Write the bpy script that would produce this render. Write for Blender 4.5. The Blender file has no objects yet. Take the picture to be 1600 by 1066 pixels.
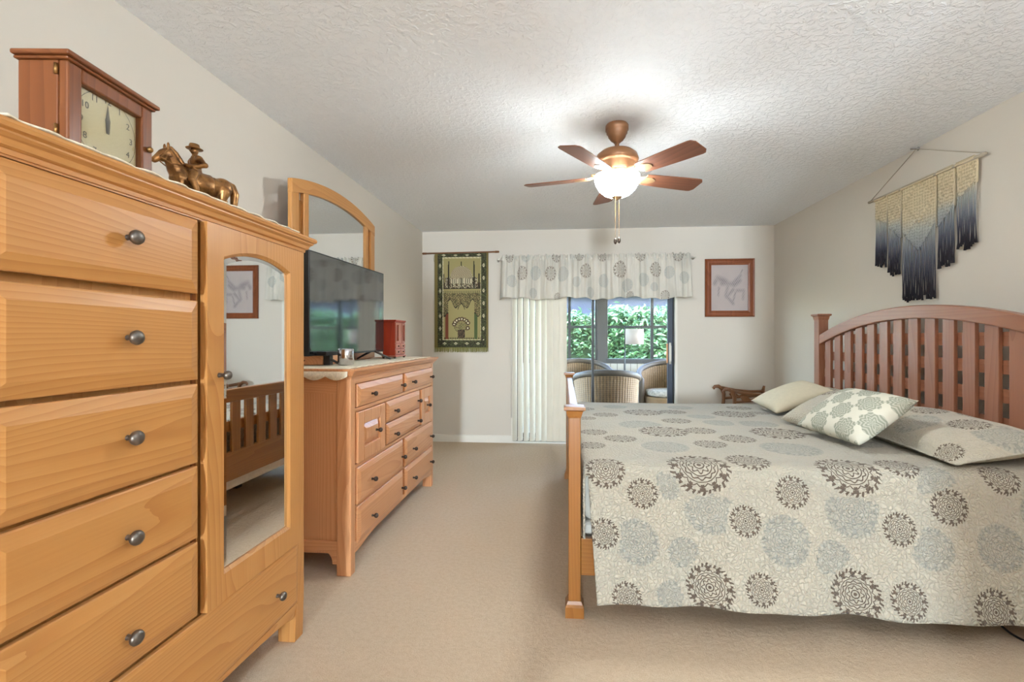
import bpy, bmesh, math, random
from math import sin, cos, pi, radians, atan2, hypot, sqrt
from mathutils import Vector, Matrix, noise as mnoise
random.seed(7)
S = bpy.context.scene
COL = S.collection

# ------------------------------------------------------------------ camera, world, sun, exposure
cam_d = bpy.data.cameras.new('camera')
cam = bpy.data.objects.new('camera', cam_d); COL.objects.link(cam)
cam.location = (0, 0, 1.198)
cam.rotation_euler = (radians(90), 0, math.atan(64 / 752))
cam_d.sensor_width = 36; cam_d.lens = 752 / 1600 * 36
cam_d.shift_x = -17 / 1600; cam_d.shift_y = -4 / 1600
cam_d.clip_start = 0.02
S.camera = cam

world = bpy.data.worlds.new('world'); S.world = world; world.use_nodes = True
wn = world.node_tree; wn.nodes.clear()
sky = wn.nodes.new('ShaderNodeTexSky'); sky.sky_type = 'NISHITA'
sky.sun_disc = False; sky.sun_elevation = radians(52); sky.sun_rotation = radians(120)
bg = wn.nodes.new('ShaderNodeBackground'); bg.inputs[1].default_value = 2.4
wo = wn.nodes.new('ShaderNodeOutputWorld')
wn.links.new(sky.outputs[0], bg.inputs[0]); wn.links.new(bg.outputs[0], wo.inputs[0])

def light(name, kind, loc, rot, energy, color=(1, 1, 1), size=0.1, size_y=None):
    d = bpy.data.lights.new(name, kind); d.energy = energy; d.color = color
    if kind == 'AREA':
        d.size = size
        if size_y: d.shape = 'RECTANGLE'; d.size_y = size_y
    elif kind == 'POINT': d.shadow_soft_size = size
    elif kind == 'SUN': d.angle = radians(1)
    o = bpy.data.objects.new(name, d); COL.objects.link(o)
    o.location = loc; o.rotation_euler = rot
    return o
light('sun', 'SUN', (8, -5, 10), Vector((.56, -.34, .76)).to_track_quat('Z', 'Y').to_euler(), 5.0, (1, .96, .90))

S.view_settings.view_transform = 'Standard'; S.view_settings.look = 'None'
S.view_settings.exposure = 1.86; S.view_settings.gamma = 1; S.view_settings.use_curve_mapping = False
cy = S.cycles
cy.max_bounces = 10; cy.diffuse_bounces = 6; cy.glossy_bounces = 4; cy.transparent_max_bounces = 12
cy.caustics_reflective = False; cy.caustics_refractive = False; cy.sample_clamp_indirect = 4.0

# ------------------------------------------------------------------ materials
def lin(c):
    return tuple(((v / 255) / 12.92 if v <= 10 else ((v / 255 + .055) / 1.055) ** 2.4) for v in c) + (1,)
class Nt:
    def __init__(s, name):
        s.m = bpy.data.materials.new(name); s.m.use_nodes = True; s.t = s.m.node_tree
        s.b = s.t.nodes['Principled BSDF']
    def n(s, typ, **kw):
        o = s.t.nodes.new('ShaderNode' + typ)
        for k, v in kw.items(): setattr(o, k, v)
        return o
    def l(s, a, b): s.t.links.new(a, b)
    def val(s, inp, v):
        if hasattr(v, 'links') or isinstance(v, bpy.types.NodeSocket): s.l(v, inp)
        else: inp.default_value = v
    def mt(s, op, a, b=0.0, c=None, clamp=False):
        o = s.n('Math', operation=op); o.use_clamp = clamp
        s.val(o.inputs[0], a); s.val(o.inputs[1], b)
        if c is not None: s.val(o.inputs[2], c)
        return o.outputs[0]
    def mix(s, f, a, b, mode='MIX'):
        o = s.n('Mix', data_type='RGBA', blend_type=mode)
        s.val(o.inputs[0], f); s.val(o.inputs[6], a); s.val(o.inputs[7], b)
        return o.outputs[2]
    def ramp(s, f, stops):
        o = s.n('ValToRGB'); s.l(f, o.inputs[0]); e = o.color_ramp.elements
        while len(e) < len(stops): e.new(.5)
        for i, (p, c) in enumerate(stops): e[i].position = p; e[i].color = c
        return o.outputs[0]
    def coord(s, kind='Object', scale=(1, 1, 1), loc=None, rnd=0):
        c = s.n('TexCoord').outputs[kind]
        m = s.n('Mapping'); m.inputs['Scale'].default_value = scale
        if loc: m.inputs['Location'].default_value = loc
        if rnd:
            oi = s.n('ObjectInfo'); v = s.n('VectorMath', operation='SCALE')
            cx = s.n('CombineXYZ')
            for i in range(3): s.l(oi.outputs['Random'], cx.inputs[i])
            s.l(cx.outputs[0], v.inputs[0]); v.inputs['Scale'].default_value = rnd
            a = s.n('VectorMath', operation='ADD'); s.l(c, a.inputs[0]); s.l(v.outputs[0], a.inputs[1]); c = a.outputs[0]
        s.l(c, m.inputs[0]); return m.outputs[0]
    def noise(s, vec, scale, detail=2, rough=.5, dist=0):
        o = s.n('TexNoise'); s.l(vec, o.inputs['Vector']); o.inputs['Scale'].default_value = scale
        o.inputs['Detail'].default_value = detail; o.inputs['Roughness'].default_value = rough
        o.inputs['Distortion'].default_value = dist
        return o.outputs[0]
    def bump(s, h, strength, dist=.01):
        o = s.n('Bump'); o.inputs['Strength'].default_value = strength; o.inputs['Distance'].default_value = dist
        s.l(h, o.inputs['Height']); s.l(o.outputs[0], s.b.inputs['Normal']); return o
    def set(s, **kw):
        for k, v in kw.items(): s.val(s.b.inputs[k], v)
        return s
def plain(name, c, rough=.6, metal=0, spec=.5, var=.06, vs=8):
    t = Nt(name); v = t.noise(t.coord(rnd=3), vs, 3)
    c = lin(c); d = tuple(x * (1 - var) for x in c[:3]) + (1,); e = tuple(min(1, x * (1 + var)) for x in c[:3]) + (1,)
    t.set(**{'Base Color': t.ramp(v, [(.3, d), (.7, e)]), 'Roughness': rough, 'Metallic': metal, 'Specular IOR Level': spec})
    return t.m
def wood(name, light_c, mid_c, dark_c, axis='z', ring=20, rough=.38, fine=.5, spec=.4):
    """grain running along the given local axis: stretched rings plus fine fibre"""
    t = Nt(name); st = .11
    sc = {'x': (st, 1, 1), 'y': (1, st, 1), 'z': (1, 1, st)}[axis]
    v = t.coord(scale=sc, rnd=4.7)
    w = t.n('TexNoise'); t.l(v, w.inputs['Vector']); w.inputs['Scale'].default_value = 2.6; w.inputs['Detail'].default_value = 2
    a = t.n('VectorMath', operation='SCALE'); t.l(w.outputs['Color'], a.inputs[0]); a.inputs['Scale'].default_value = .5
    ad = t.n('VectorMath', operation='ADD'); t.l(v, ad.inputs[0]); t.l(a.outputs[0], ad.inputs[1])
    wv = t.n('TexWave', wave_type='RINGS', rings_direction=axis.upper(), wave_profile='SAW')
    t.l(ad.outputs[0], wv.inputs['Vector']); wv.inputs['Scale'].default_value = ring
    wv.inputs['Distortion'].default_value = 1.6; wv.inputs['Detail'].default_value = 2; wv.inputs['Detail Scale'].default_value = 1.2
    fs = {'x': (.03, 1, 1), 'y': (1, .03, 1), 'z': (1, 1, .03)}[axis]
    fv = t.noise(t.coord(scale=fs, rnd=2.3), 160, 3, .6)
    big = t.noise(v, 3.2, 2)
    base = t.ramp(wv.outputs[0], [(0, lin(light_c)), (.7, lin(mid_c)), (1, lin(tuple(.5 * p + .5 * q for p, q in zip(mid_c, dark_c))))])
    c = t.mix(t.mt('MULTIPLY', fv, fine), base, lin(dark_c))
    c = t.mix(t.mt('MULTIPLY', big, .55), c, lin(light_c))
    t.set(**{'Base Color': c, 'Roughness': rough, 'Specular IOR Level': spec})
    t.bump(fv, .06, .002)
    return t.m
M = {}
PL, PM, PD = (200, 146, 86), (188, 131, 70), (156, 94, 44)
for ax in 'xyz': M['pine_' + ax] = wood('honey_pine_' + ax, PL, PM, PD, ax)
DL, DM, DD = (212, 156, 110), (200, 140, 92), (166, 98, 54)
for ax in 'xyz': M['dresser_' + ax] = wood('warm_pine_' + ax, DL, DM, DD, ax, 20, .32, .5, .5)
for ax in 'xyz': M['bed_' + ax] = wood('bed_pine_' + ax, (156, 104, 50), (144, 92, 41), (119, 70, 30), ax, 14, .3)
for ax in 'xyz': M['head_' + ax] = wood('sheened_head_pine_' + ax, (160, 107, 80), (149, 96, 69), (124, 76, 53), ax, 12, .32, .4, .5)  # greyer than the bed pine: daylight sheen mixed into the colour
for ax in 'xyz': M['clock_' + ax] = wood('clock_wood_' + ax, (130, 76, 40), (118, 65, 32), (94, 49, 24), ax, 10, .35, .3)
for ax in 'xyz': M['walnut_' + ax] = wood('walnut_' + ax, (136, 92, 58), (118, 76, 46), (88, 54, 32), ax, 12, .35)
M['frame_wood'] = wood('frame_wood', (140, 78, 42), (124, 64, 33), (96, 46, 24), 'z', 18, .4)
M['jewel_red'] = wood('mahogany_red', (164, 58, 32), (150, 46, 26), (118, 34, 20), 'z', 10, .35, .3)
M['jewel_front'] = wood('mahogany_front', (176, 110, 88), (160, 92, 72), (130, 66, 50), 'z', 12, .4, .3)
M['blade'] = wood('fan_blade_wood', (126, 78, 54), (108, 64, 44), (82, 46, 32), 'x', 16, .42, .4)

t = Nt('wall_paint'); n1 = t.noise(t.coord(), 60, 3); n2 = t.noise(t.coord(), .8, 2)
t.set(**{'Base Color': t.ramp(n2, [(.3, lin((207, 199, 187))), (.7, lin((212, 204, 192)))]), 'Roughness': .85, 'Specular IOR Level': .2}); t.bump(n1, .12, .003); M['wall'] = t.m
t = Nt('ceiling_texture'); v = t.coord(); n1 = t.noise(v, 34, 4, .6, .6)
sm = t.ramp(n1, [(.46, (0, 0, 0, 1)), (.60, (1, 1, 1, 1))])
t.set(**{'Base Color': lin((238, 238, 238)), 'Roughness': .9, 'Specular IOR Level': .15}); t.bump(sm, .62, .006); M['ceiling'] = t.m
t = Nt('carpet'); v = t.coord(); n1 = t.noise(v, 240, 3, .7); n2 = t.noise(v, 2.2, 3, .55); n3 = t.noise(v, 45, 2, .6)
c = t.ramp(n1, [(.25, lin((184, 163, 138))), (.75, lin((222, 203, 179)))])
c = t.mix(t.mt('MULTIPLY', n2, .5), c, lin((194, 172, 146)))
c = t.mix(t.ramp(n3, [(.35, (.22, .22, .22, 1)), (.6, (0, 0, 0, 1))]), c, lin((176, 150, 122)))
t.set(**{'Base Color': c, 'Roughness': 1, 'Specular IOR Level': .05})
h = t.mt('ADD', n1, t.mt('MULTIPLY', n3, 1.5)); t.bump(h, .55, .008); M['carpet'] = t.m
M['white_trim'] = plain('white_trim', (226, 221, 210), .5, var=.02)
M['bronze_frame'] = plain('bronze_frame', (30, 29, 29), .5, .0, var=.08)
M['window_gray'] = plain('window_gray', (56, 53, 50), .5, var=.05)
M['blue_frame'] = plain('door_stile_dark', (44, 52, 68), .45, var=.06)
M['knob_metal'] = plain('pewter', (112, 104, 96), .38, .85, var=.25, vs=60)
M['knob_dark'] = plain('dark_bronze', (70, 58, 50), .38, .7, var=.2, vs=60)
M['black_plastic'] = plain('black_plastic', (22, 22, 24), .35, var=.1)
M['dark_stand'] = plain('tv_stand', (48, 40, 36), .4, var=.1)
M['steel'] = plain('polished_steel', (205, 205, 208), .16, 1, var=.03)
M['brass'] = plain('antique_brass', (150, 112, 66), .35, .9, var=.15, vs=30)
t = Nt('bronze_patina'); v = t.noise(t.coord(), 40, 4, .6)
t.set(**{'Base Color': t.ramp(v, [(.3, lin((96, 62, 36))), (.7, lin((176, 128, 76)))]), 'Metallic': .75, 'Roughness': .36}); t.bump(v, .4, .004); M['bronze'] = t.m
M['fan_body'] = plain('fan_bronze', (134, 92, 60), .42, .35, var=.1, vs=20)
M['fan_iron'] = plain('fan_iron', (150, 118, 84), .4, .4, var=.1, vs=20)
t = Nt('mirror_glass'); v = t.noise(t.coord(), 3, 1)
t.set(**{'Base Color': t.ramp(v, [(0, (.88, .9, .9, 1)), (1, (.9, .92, .92, 1))]), 'Metallic': 1, 'Roughness': .015}); M['mirror'] = t.m
t = Nt('tv_screen'); v = t.noise(t.coord(), 3, 1)
t.set(**{'Base Color': t.ramp(v, [(0, (.012, .012, .013, 1)), (1, (.016, .016, .017, 1))]), 'Roughness': .06, 'Specular IOR Level': 1.0, 'IOR': 1.9}); M['screen'] = t.m
def glass(name, tint, refl=.12):
    t = Nt(name); t.t.nodes.remove(t.b)
    tr = t.n('BsdfTransparent'); tr.inputs[0].default_value = tint
    gl = t.n('BsdfGlossy'); gl.inputs['Roughness'].default_value = .02
    fr = t.n('LayerWeight'); fr.inputs['Blend'].default_value = .25
    ns = t.noise(t.coord(), 2, 1)
    f = t.mt('MULTIPLY', t.mt('ADD', t.mt('MULTIPLY', fr.outputs['Fresnel'], .7), t.mt('MULTIPLY', ns, .01)), refl * 8)
    mx = t.n('MixShader'); t.l(f, mx.inputs[0]); t.l(tr.outputs[0], mx.inputs[1]); t.l(gl.outputs[0], mx.inputs[2])
    out = [q for q in t.t.nodes if q.type == 'OUTPUT_MATERIAL'][0]; t.l(mx.outputs[0], out.inputs[0])
    return t.m
M['glass'] = glass('door_glass', (.93, .95, .96, 1), .09)
M['clear_glass'] = glass('clear_glass', (.97, .97, .95, 1), .06)
t = Nt('lamp_bowl'); v = t.noise(t.coord(), 6, 2)
t.set(**{'Base Color': (.9, .86, .8, 1), 'Roughness': .3, 'Emission Color': t.ramp(v, [(.2, lin((238, 250, 255))), (.8, lin((242, 252, 255)))]), 'Emission Strength': 36.0}); M['bowl'] = t.m

def medallion_fabric(name, base, brown, grey, rough=.95, quilt=.85, scale=60, galpha=.55):
    """cream cloth printed with round filigree medallions; the print follows the cloth's own UVs"""
    t = Nt(name)
    uv = t.n('UVMap', uv_map='med').outputs[0]
    sp = t.n('SeparateXYZ'); t.l(uv, sp.inputs[0]); x, y = sp.outputs[0], sp.outputs[1]
    r = t.mt('SQRT', t.mt('ADD', t.mt('MULTIPLY', x, x), t.mt('MULTIPLY', y, y)))
    th = t.mt('ARCTAN2', y, x)
    k = lambda q: t.mt('COSINE', t.mt('MULTIPLY', th, q))
    gt = lambda a, b: t.mt('GREATER_THAN', a, b); lt = lambda a, b: t.mt('LESS_THAN', a, b)
    mul = lambda a, b: t.mt('MULTIPLY', a, b); mx = lambda a, b: t.mt('MAXIMUM', a, b)
    nz = t.noise(t.coord('UV'), 3.0, 2)
    r = t.mt('ADD', r, mul(t.mt('SUBTRACT', nz, .5), .05))
    ab = lambda q: t.mt('ABSOLUTE', q); sub = lambda a, b: t.mt('SUBTRACT', a, b)
    band = lambda c0, w: lt(ab(sub(r, c0)), w)
    edge = lt(r, t.mt('ADD', .93, mul(k(24.), .05)))
    parts = [lt(r, .065), band(.145, .022), band(t.mt('ADD', .265, mul(k(8.), .045)), .024), band(.375, .017),
             band(t.mt('ADD', .465, mul(k(12.), .030)), .022), band(.555, .014), band(t.mt('ADD', .60, mul(ab(k(6.)), .10)), .020),
             mul(lt(ab(sub(r, .665)), .040), gt(k(12.), .55)), mul(lt(ab(sub(r, .765)), .045), gt(k(12.), .2)),
             mul(mul(gt(r, .79), lt(r, .95)), gt(t.mt('COSINE', t.mt('ADD', mul(th, 34.), mul(r, 16.))), .0)),
             mul(band(.815, .016), gt(k(12.), -.6))]
    mask = parts[0]
    for q in parts[1:]: mask = mx(mask, q)
    mask = mul(mask, edge)
    at = t.n('VertexColor', layer_name='medtype'); ss = t.n('SeparateColor'); t.l(at.outputs[0], ss.inputs[0])
    isb = ss.outputs[0]
    wash = mul(t.mt('MULTIPLY', lt(r, .97), t.mt('SUBTRACT', 1., isb)), .34)
    oc = t.coord(rnd=2)
    bl = t.noise(oc, 3.5, 2)
    b2 = t.mix(t.ramp(bl, [(.40, (0, 0, 0, 1)), (.70, (.35, .35, .35, 1))]), lin(base), lin((168, 167, 156)))
    b2 = t.mix(wash, b2, lin((156, 156, 148)))
    ink = t.mix(isb, lin(grey), lin(brown))
    al = mul(mask, t.mt('ADD', galpha, t.mt('MULTIPLY', isb, .88 - galpha)))
    t.set(**{'Base Color': t.mix(al, b2, ink), 'Roughness': rough, 'Specular IOR Level': .1, 'Sheen Weight': .1})
    if quilt:
        vv = t.n('TexVoronoi', feature='DISTANCE_TO_EDGE'); 
        wn_ = t.n('TexNoise'); t.l(oc, wn_.inputs['Vector']); wn_.inputs['Scale'].default_value = 30
        a = t.n('VectorMath', operation='SCALE'); t.l(wn_.outputs['Color'], a.inputs[0]); a.inputs['Scale'].default_value = .03
        ad = t.n('VectorMath', operation='ADD'); t.l(oc, ad.inputs[0]); t.l(a.outputs[0], ad.inputs[1])
        t.l(ad.outputs[0], vv.inputs['Vector']); vv.inputs['Scale'].default_value = scale
        hh = t.mt('POWER', t.mt('MINIMUM', t.mt('MULTIPLY', vv.outputs['Distance'], 2.2), 1.), .5)
        t.bump(hh, quilt, .009)
    return t.m
M['quilt'] = medallion_fabric('quilt_fabric', (188, 179, 161), (88, 70, 58), (140, 140, 134))
M['sham'] = medallion_fabric('sham_fabric', (192, 183, 164), (88, 70, 56), (140, 140, 132), quilt=.6)
M['valance'] = medallion_fabric('valance_fabric', (208, 202, 190), (110, 95, 82), (158, 163, 162), quilt=0, galpha=.5)
M['cream'] = plain('cream_cotton', (200, 190, 166), .95, spec=.1, var=.03, vs=40)
M['mattress'] = plain('mattress_ticking', (214, 208, 196), .95, spec=.1, var=.05, vs=40)
M['lace'] = plain('lace_cotton', (232, 222, 200), .95, spec=.1, var=.12, vs=120)
t = Nt('sage_damask'); uv = t.n('UVMap', uv_map='med').outputs[0]
mp = t.n('Mapping'); mp.inputs['Scale'].default_value = (3.7, 3.7, 1); mp.inputs['Rotation'].default_value = (0, 0, radians(45)); t.l(uv, mp.inputs[0])
sp = t.n('SeparateXYZ'); t.l(mp.outputs[0], sp.inputs[0])
fx = t.mt('SUBTRACT', t.mt('FRACT', sp.outputs[0]), .5); fy = t.mt('SUBTRACT', t.mt('FRACT', sp.outputs[1]), .5)
r = t.mt('SQRT', t.mt('ADD', t.mt('MULTIPLY', fx, fx), t.mt('MULTIPLY', fy, fy))); th = t.mt('ARCTAN2', fy, fx)
pet = t.mt('ADD', .45, t.mt('MULTIPLY', t.mt('COSINE', t.mt('MULTIPLY', th, 8.)), .05))
ins = t.mt('LESS_THAN', r, pet)
wv = t.mt('SINE', t.mt('ADD', t.mt('MULTIPLY', r, 44.), t.mt('MULTIPLY', t.mt('COSINE', t.mt('MULTIPLY', th, 8.)), 2.6)))
msk = t.mt('MULTIPLY', ins, t.mt('ADD', .42, t.mt('MULTIPLY', t.mt('GREATER_THAN', wv, -.1), .50)))
t.set(**{'Base Color': t.mix(msk, lin((200, 195, 178)), lin((138, 139, 124))), 'Roughness': .95, 'Specular IOR Level': .1})
t.bump(t.noise(t.coord(), 220, 2), .25, .003); M['sage'] = t.m

def vcol_mat(name, layer, rough=.95, bump=.2, bs=300, mixn=.12):
    t = Nt(name); a = t.n('VertexColor', layer_name=layer); nz = t.noise(t.coord(), bs, 2)
    c = t.mix(t.mt('MULTIPLY', nz, mixn), a.outputs[0], (.02, .02, .02, 1))
    t.set(**{'Base Color': c, 'Roughness': rough, 'Specular IOR Level': .1}); t.bump(nz, bump, .003)
    return t.m
M['woven_picture'] = vcol_mat('woven_tapestry', 'paint')
M['art_print'] = vcol_mat('art_print', 'paint', .7, .02, 300, .03)
M['macrame'] = vcol_mat('dip_dyed_cord', 'paint', .95, .5, 160, .22)
M['blind'] = plain('vinyl_blind', (214, 206, 188), .5, var=.02)
t = Nt('wicker'); uv = t.n('UVMap', uv_map='med').outputs[0]
sp = t.n('SeparateXYZ'); t.l(uv, sp.inputs[0])
a = t.mt('SINE', t.mt('MULTIPLY', sp.outputs[0], 300.)); b = t.mt('SINE', t.mt('MULTIPLY', sp.outputs[1], 260.))
h = t.mt('ADD', t.mt('MULTIPLY', a, .6), t.mt('MULTIPLY', b, .4))
t.set(**{'Base Color': t.ramp(t.mt('ADD', t.mt('MULTIPLY', h, .5), .5), [(.1, lin((90, 68, 42))), (.7, lin((126, 98, 64)))]), 'Roughness': .7}); t.bump(h, .4, .005); M['wicker'] = t.m
M['wicker_rim'] = plain('wicker_rim', (70, 58, 44), .6, var=.25, vs=50)
M['stripe_cushion'] = plain('cushion_print', (150, 142, 130), .9, var=.35, vs=35)
t = Nt('beadboard'); sp = t.n('SeparateXYZ'); t.l(t.coord(), sp.inputs[0])
fr = t.mt('FRACT', t.mt('MULTIPLY', sp.outputs[0], 1 / .105)); gr = t.mt('LESS_THAN', fr, .09)
t.set(**{'Base Color': t.mix(gr, lin((178, 172, 158)), lin((104, 99, 90))), 'Roughness': .6}); M['beadboard'] = t.m
M['lanai_floor'] = plain('lanai_tile', (176, 160, 140), .5, var=.08, vs=4)
M['grass'] = plain('lawn', (92, 120, 56), .95, var=.3, vs=20)
t = Nt('leaf'); v = t.noise(t.coord(), 22, 3, .7); v2 = t.noise(t.coord(), 2.2, 2)
c = t.ramp(v, [(.25, lin((44, 74, 50))), (.5, lin((78, 112, 72))), (.78, lin((128, 156, 100)))])
t.set(**{'Base Color': t.mix(t.mt('MULTIPLY', v2, .4), c, lin((104, 140, 112))), 'Roughness': .5}); M['leaf'] = t.m
M['twig'] = plain('hedge_core', (46, 66, 38), .9, var=.3, vs=8)
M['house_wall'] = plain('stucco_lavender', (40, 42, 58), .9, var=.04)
M['shade_cloth'] = plain('lamp_shade_linen', (160, 148, 142), .9, var=.03, vs=80)
M['clock_dial'] = plain('clock_dial', (226, 212, 168), .5, var=.05)
M['ink'] = plain('ink', (66, 56, 44), .6)
M['rope_dark'] = plain('black_cord', (26, 24, 24), .5)
M['cord_white'] = plain('white_cord', (206, 200, 188), .5)
M['pale_cord'] = plain('pale_cord', (176, 164, 144), .9)
M['crystal'] = plain('bell_glass', (210, 205, 195), .15, .3)

# ------------------------------------------------------------------ mesh helpers
class B:
    def __init__(s): s.bm = bmesh.new()
    def box(s, lo, hi, rot=None, piv=None):
        vs = [s.bm.verts.new((x, y, z)) for z in (lo[2], hi[2]) for y in (lo[1], hi[1]) for x in (lo[0], hi[0])]
        for f in ((0, 2, 3, 1), (4, 5, 7, 6), (0, 1, 5, 4), (2, 6, 7, 3), (0, 4, 6, 2), (1, 3, 7, 5)):
            s.bm.faces.new([vs[i] for i in f])
        if rot is not None:
            p = Vector(piv) if piv is not None else (Vector(lo) + Vector(hi)) / 2
            for v in vs: v.co = p + rot @ (v.co - p)
        return s
    def loops(s, L, closed=True, cap0=True, cap1=True, flip=False):
        R = [[s.bm.verts.new(p) for p in l] for l in L]; n = len(R[0])
        for a, b in zip(R, R[1:]):
            for i in range(n if closed else n - 1):
                j = (i + 1) % n; q = [a[i], a[j], b[j], b[i]]
                try: s.bm.faces.new(q[::-1] if flip else q)
                except ValueError: pass
        if cap0 and n > 2: s.bm.faces.new(R[0][::-1] if not flip else R[0])
        if cap1 and n > 2: s.bm.faces.new(R[-1] if not flip else R[-1][::-1])
        return s
    def lathe(s, prof, c=(0, 0, 0), seg=32, axis='z', cap0=True, cap1=True, sx=1, sy=1):
        L = []
        for r, h in prof:
            r = max(r, 1e-4); l = []
            for i in range(seg):
                a = 2 * pi * i / seg; u, w = r * cos(a) * sx, r * sin(a) * sy
                if axis == 'z': p = (u, w, h)
                elif axis == 'x': p = (h, u, w)
                else: p = (w, h, u)
                l.append((c[0] + p[0], c[1] + p[1], c[2] + p[2]))
            L.append(l)
        return s.loops(L, True, cap0, cap1)
    def tube(s, pts, r, seg=8, cap=True):
        pts = [Vector(p) for p in pts]; L = []; up = Vector((0, 0, 1)); n = len(pts); prev = None
        for i, p in enumerate(pts):
            d = (pts[min(i + 1, n - 1)] - pts[max(i - 1, 0)]).normalized()
            if prev is None:
                a = d.cross(up);
                if a.length < .05: a = d.cross(Vector((1, 0, 0)))
            else:
                a = prev - d * prev.dot(d)
                if a.length < 1e-4: a = d.cross(up)
            a.normalize(); prev = a; b = d.cross(a); rr = r[i] if isinstance(r, (list, tuple)) else r
            L.append([p + (a * cos(2 * pi * k / seg) + b * sin(2 * pi * k / seg)) * rr for k in range(seg)])
        return s.loops(L, True, cap, cap)
    def sphere(s, c, r, seg=20, rings=12, scale=(1, 1, 1)):
        L = []
        for i in range(rings + 1):
            a = -pi / 2 + pi * i / rings
            L.append([(c[0] + max(r * cos(a), 1e-4) * cos(2 * pi * k / seg) * scale[0], c[1] + max(r * cos(a), 1e-4) * sin(2 * pi * k / seg) * scale[1], c[2] + r * sin(a) * scale[2]) for k in range(seg)])
        return s.loops(L)
    def raised(s, x, y0, y1, z0, z1, bev=.03, t1=.008, t2=.022):
        """raised panel facing +x"""
        def R(d, xx): return [(xx, y0 + d, z0 + d), (xx, y1 - d, z0 + d), (xx, y1 - d, z1 - d), (xx, y0 + d, z1 - d)]
        return s.loops([R(0, x), R(0, x + t1), R(.004, x + t1 + .002), R(bev, x + t2), R(bev + .003, x + t2 + .001)])
    def prism(s, pts, axis, a, b):
        """extrude a 2D outline: axis x -> pts are (y,z); y -> (x,z); z -> (x,y)"""
        def P(p, h): return {'x': (h, p[0], p[1]), 'y': (p[0], h, p[1]), 'z': (p[0], p[1], h)}[axis]
        return s.loops([[P(p, a) for p in pts], [P(p, b) for p in pts]])
    def build(s, name, mat, parent=None, smooth=False, bevel=0, seg=2, at=None, sub=0, solid=0, auto=35):
        bmesh.ops.recalc_face_normals(s.bm, faces=s.bm.faces)
        root = parent
        while root is not None and root.parent: root = root.parent
        if at == 'world':
            off = root.location if root is not None else Vector((0, 0, 0))
            for v in s.bm.verts: v.co -= off
        me = bpy.data.meshes.new(name); s.bm.to_mesh(me); s.bm.free()
        me.materials.append(mat)
        o = bpy.data.objects.new(name, me); COL.objects.link(o)
        if parent is not None: o.parent = parent
        if smooth:
            for p in me.polygons: p.use_smooth = True
        if solid:
            q = o.modifiers.new('solid', 'SOLIDIFY'); q.thickness = solid; q.offset = 0
        if bevel:
            q = o.modifiers.new('bevel', 'BEVEL'); q.width = bevel; q.segments = seg; q.limit_method = 'ANGLE'; q.angle_limit = radians(auto)
            q.harden_normals = False
        if sub:
            q = o.modifiers.new('sub', 'SUBSURF'); q.levels = sub; q.render_levels = sub
        return o
def tag(o, label=None, cat=None, group=None, kind=None):
    if label: o['label'] = label
    if cat: o['category'] = cat
    if group: o['group'] = group
    if kind: o['kind'] = kind
    return o
def thing(name, label, cat, loc=(0, 0, 0), rz=0, group=None):
    o = bpy.data.objects.new(name, None); COL.objects.link(o); o.empty_display_size = .1
    o.location = loc; o.rotation_euler = (0, 0, rz)
    return tag(o, label, cat, group)
def copy_tree(o, parent=None):
    c = o.copy(); COL.objects.link(c); c.parent = parent
    for ch in [q for q in bpy.data.objects if q.parent == o]: copy_tree(ch, c)
    return c
def struct(name, b, mat, parent=None, **kw):
    o = b.build(name, mat, parent, **kw)
    if parent is None: o['kind'] = 'structure'
    return o
def crown(b, x0, x1, y0, y1, prof):
    """moulding round front (+x) and both ends; prof = (offset, z) bottom to top"""
    return b.loops([[(x0, y0 - o, z), (x1 + o, y0 - o, z), (x1 + o, y1 + o, z), (x0, y1 + o, z)] for o, z in prof])
def knob_mesh(b, x, y, z, r=.016):
    return b.lathe([(.008, 0), (.0065, .004), (.0055, .014), (.009, .018), (r * .92, .022), (r, .028), (r * .85, .034), (r * .4, .038)], (x, y, z), 20, 'x')

# ------------------------------------------------------------------ the setting
XL, XR, YB, YF, H = -1.644, 2.299, 5.496, -0.60, 2.44
OX0, OX1, OZ = -.60, 1.24, 2.06
struct('floor', B().box((XL - .1, YF - .1, -.12), (XR + .1, YB + .05, 0)), M['carpet'])
struct('ceiling', B().box((XL - .1, YF - .1, H), (XR + .1, YB + .15, H + .12)), M['ceiling'])
struct('wall_left', B().box((XL - .1, YF - .1, 0), (XL, YB + .14, H)), M['wall'])
struct('wall_right', B().box((XR, YF - .1, 0), (XR + .1, YB + .14, H)), M['wall'])
b = B(); b.box((XL, YB, 0), (OX0, YB + .14, H)); b.box((OX1, YB, 0), (XR, YB + .14, H)); b.box((OX0, YB, OZ), (OX1, YB + .14, H))
struct('wall_back', b, M['wall'])
DX0, DX1 = -1.60, 1.06
b = B(); b.box((XL, YF - .1, 0), (DX0, YF, H)); b.box((DX1, YF - .1, 0), (XR, YF, H))
struct('wall_front', b, M['wall'])
HY = -8.0  # unseen hall added behind the room, its length set for even light
b = B(); b.box((XL - .1, HY - .1, 0), (-.46, HY, H)); b.box((.06, HY - .1, 0), (2.4, HY, H)); b.box((-.46, HY - .1, 0), (.06, HY, .75)); b.box((-.46, HY - .1, 2.15), (.06, HY, H))
b.box((XL - .1, HY, 0), (XL, YF - .1, H)); b.box((2.3, HY, 0), (2.4, YF - .1, H))
struct('wall_hall', b, M['wall'])
struct('floor_hall', B().box((XL - .1, HY - .1, -.12), (2.4, YF - .1, 0)), M['carpet'])
struct('ceiling_hall', B().box((XL - .1, HY - .1, H), (2.4, YF - .1, H + .12)), M['ceiling'])
wn6 = bpy.data.objects.new('window_6', None); COL.objects.link(wn6); wn6.location = (-.20, HY, .75); wn6['kind'] = 'structure'  # added window, out of view, framing the hall fill light
b = B(); y0, y1 = HY - .08, HY - .02
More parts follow.
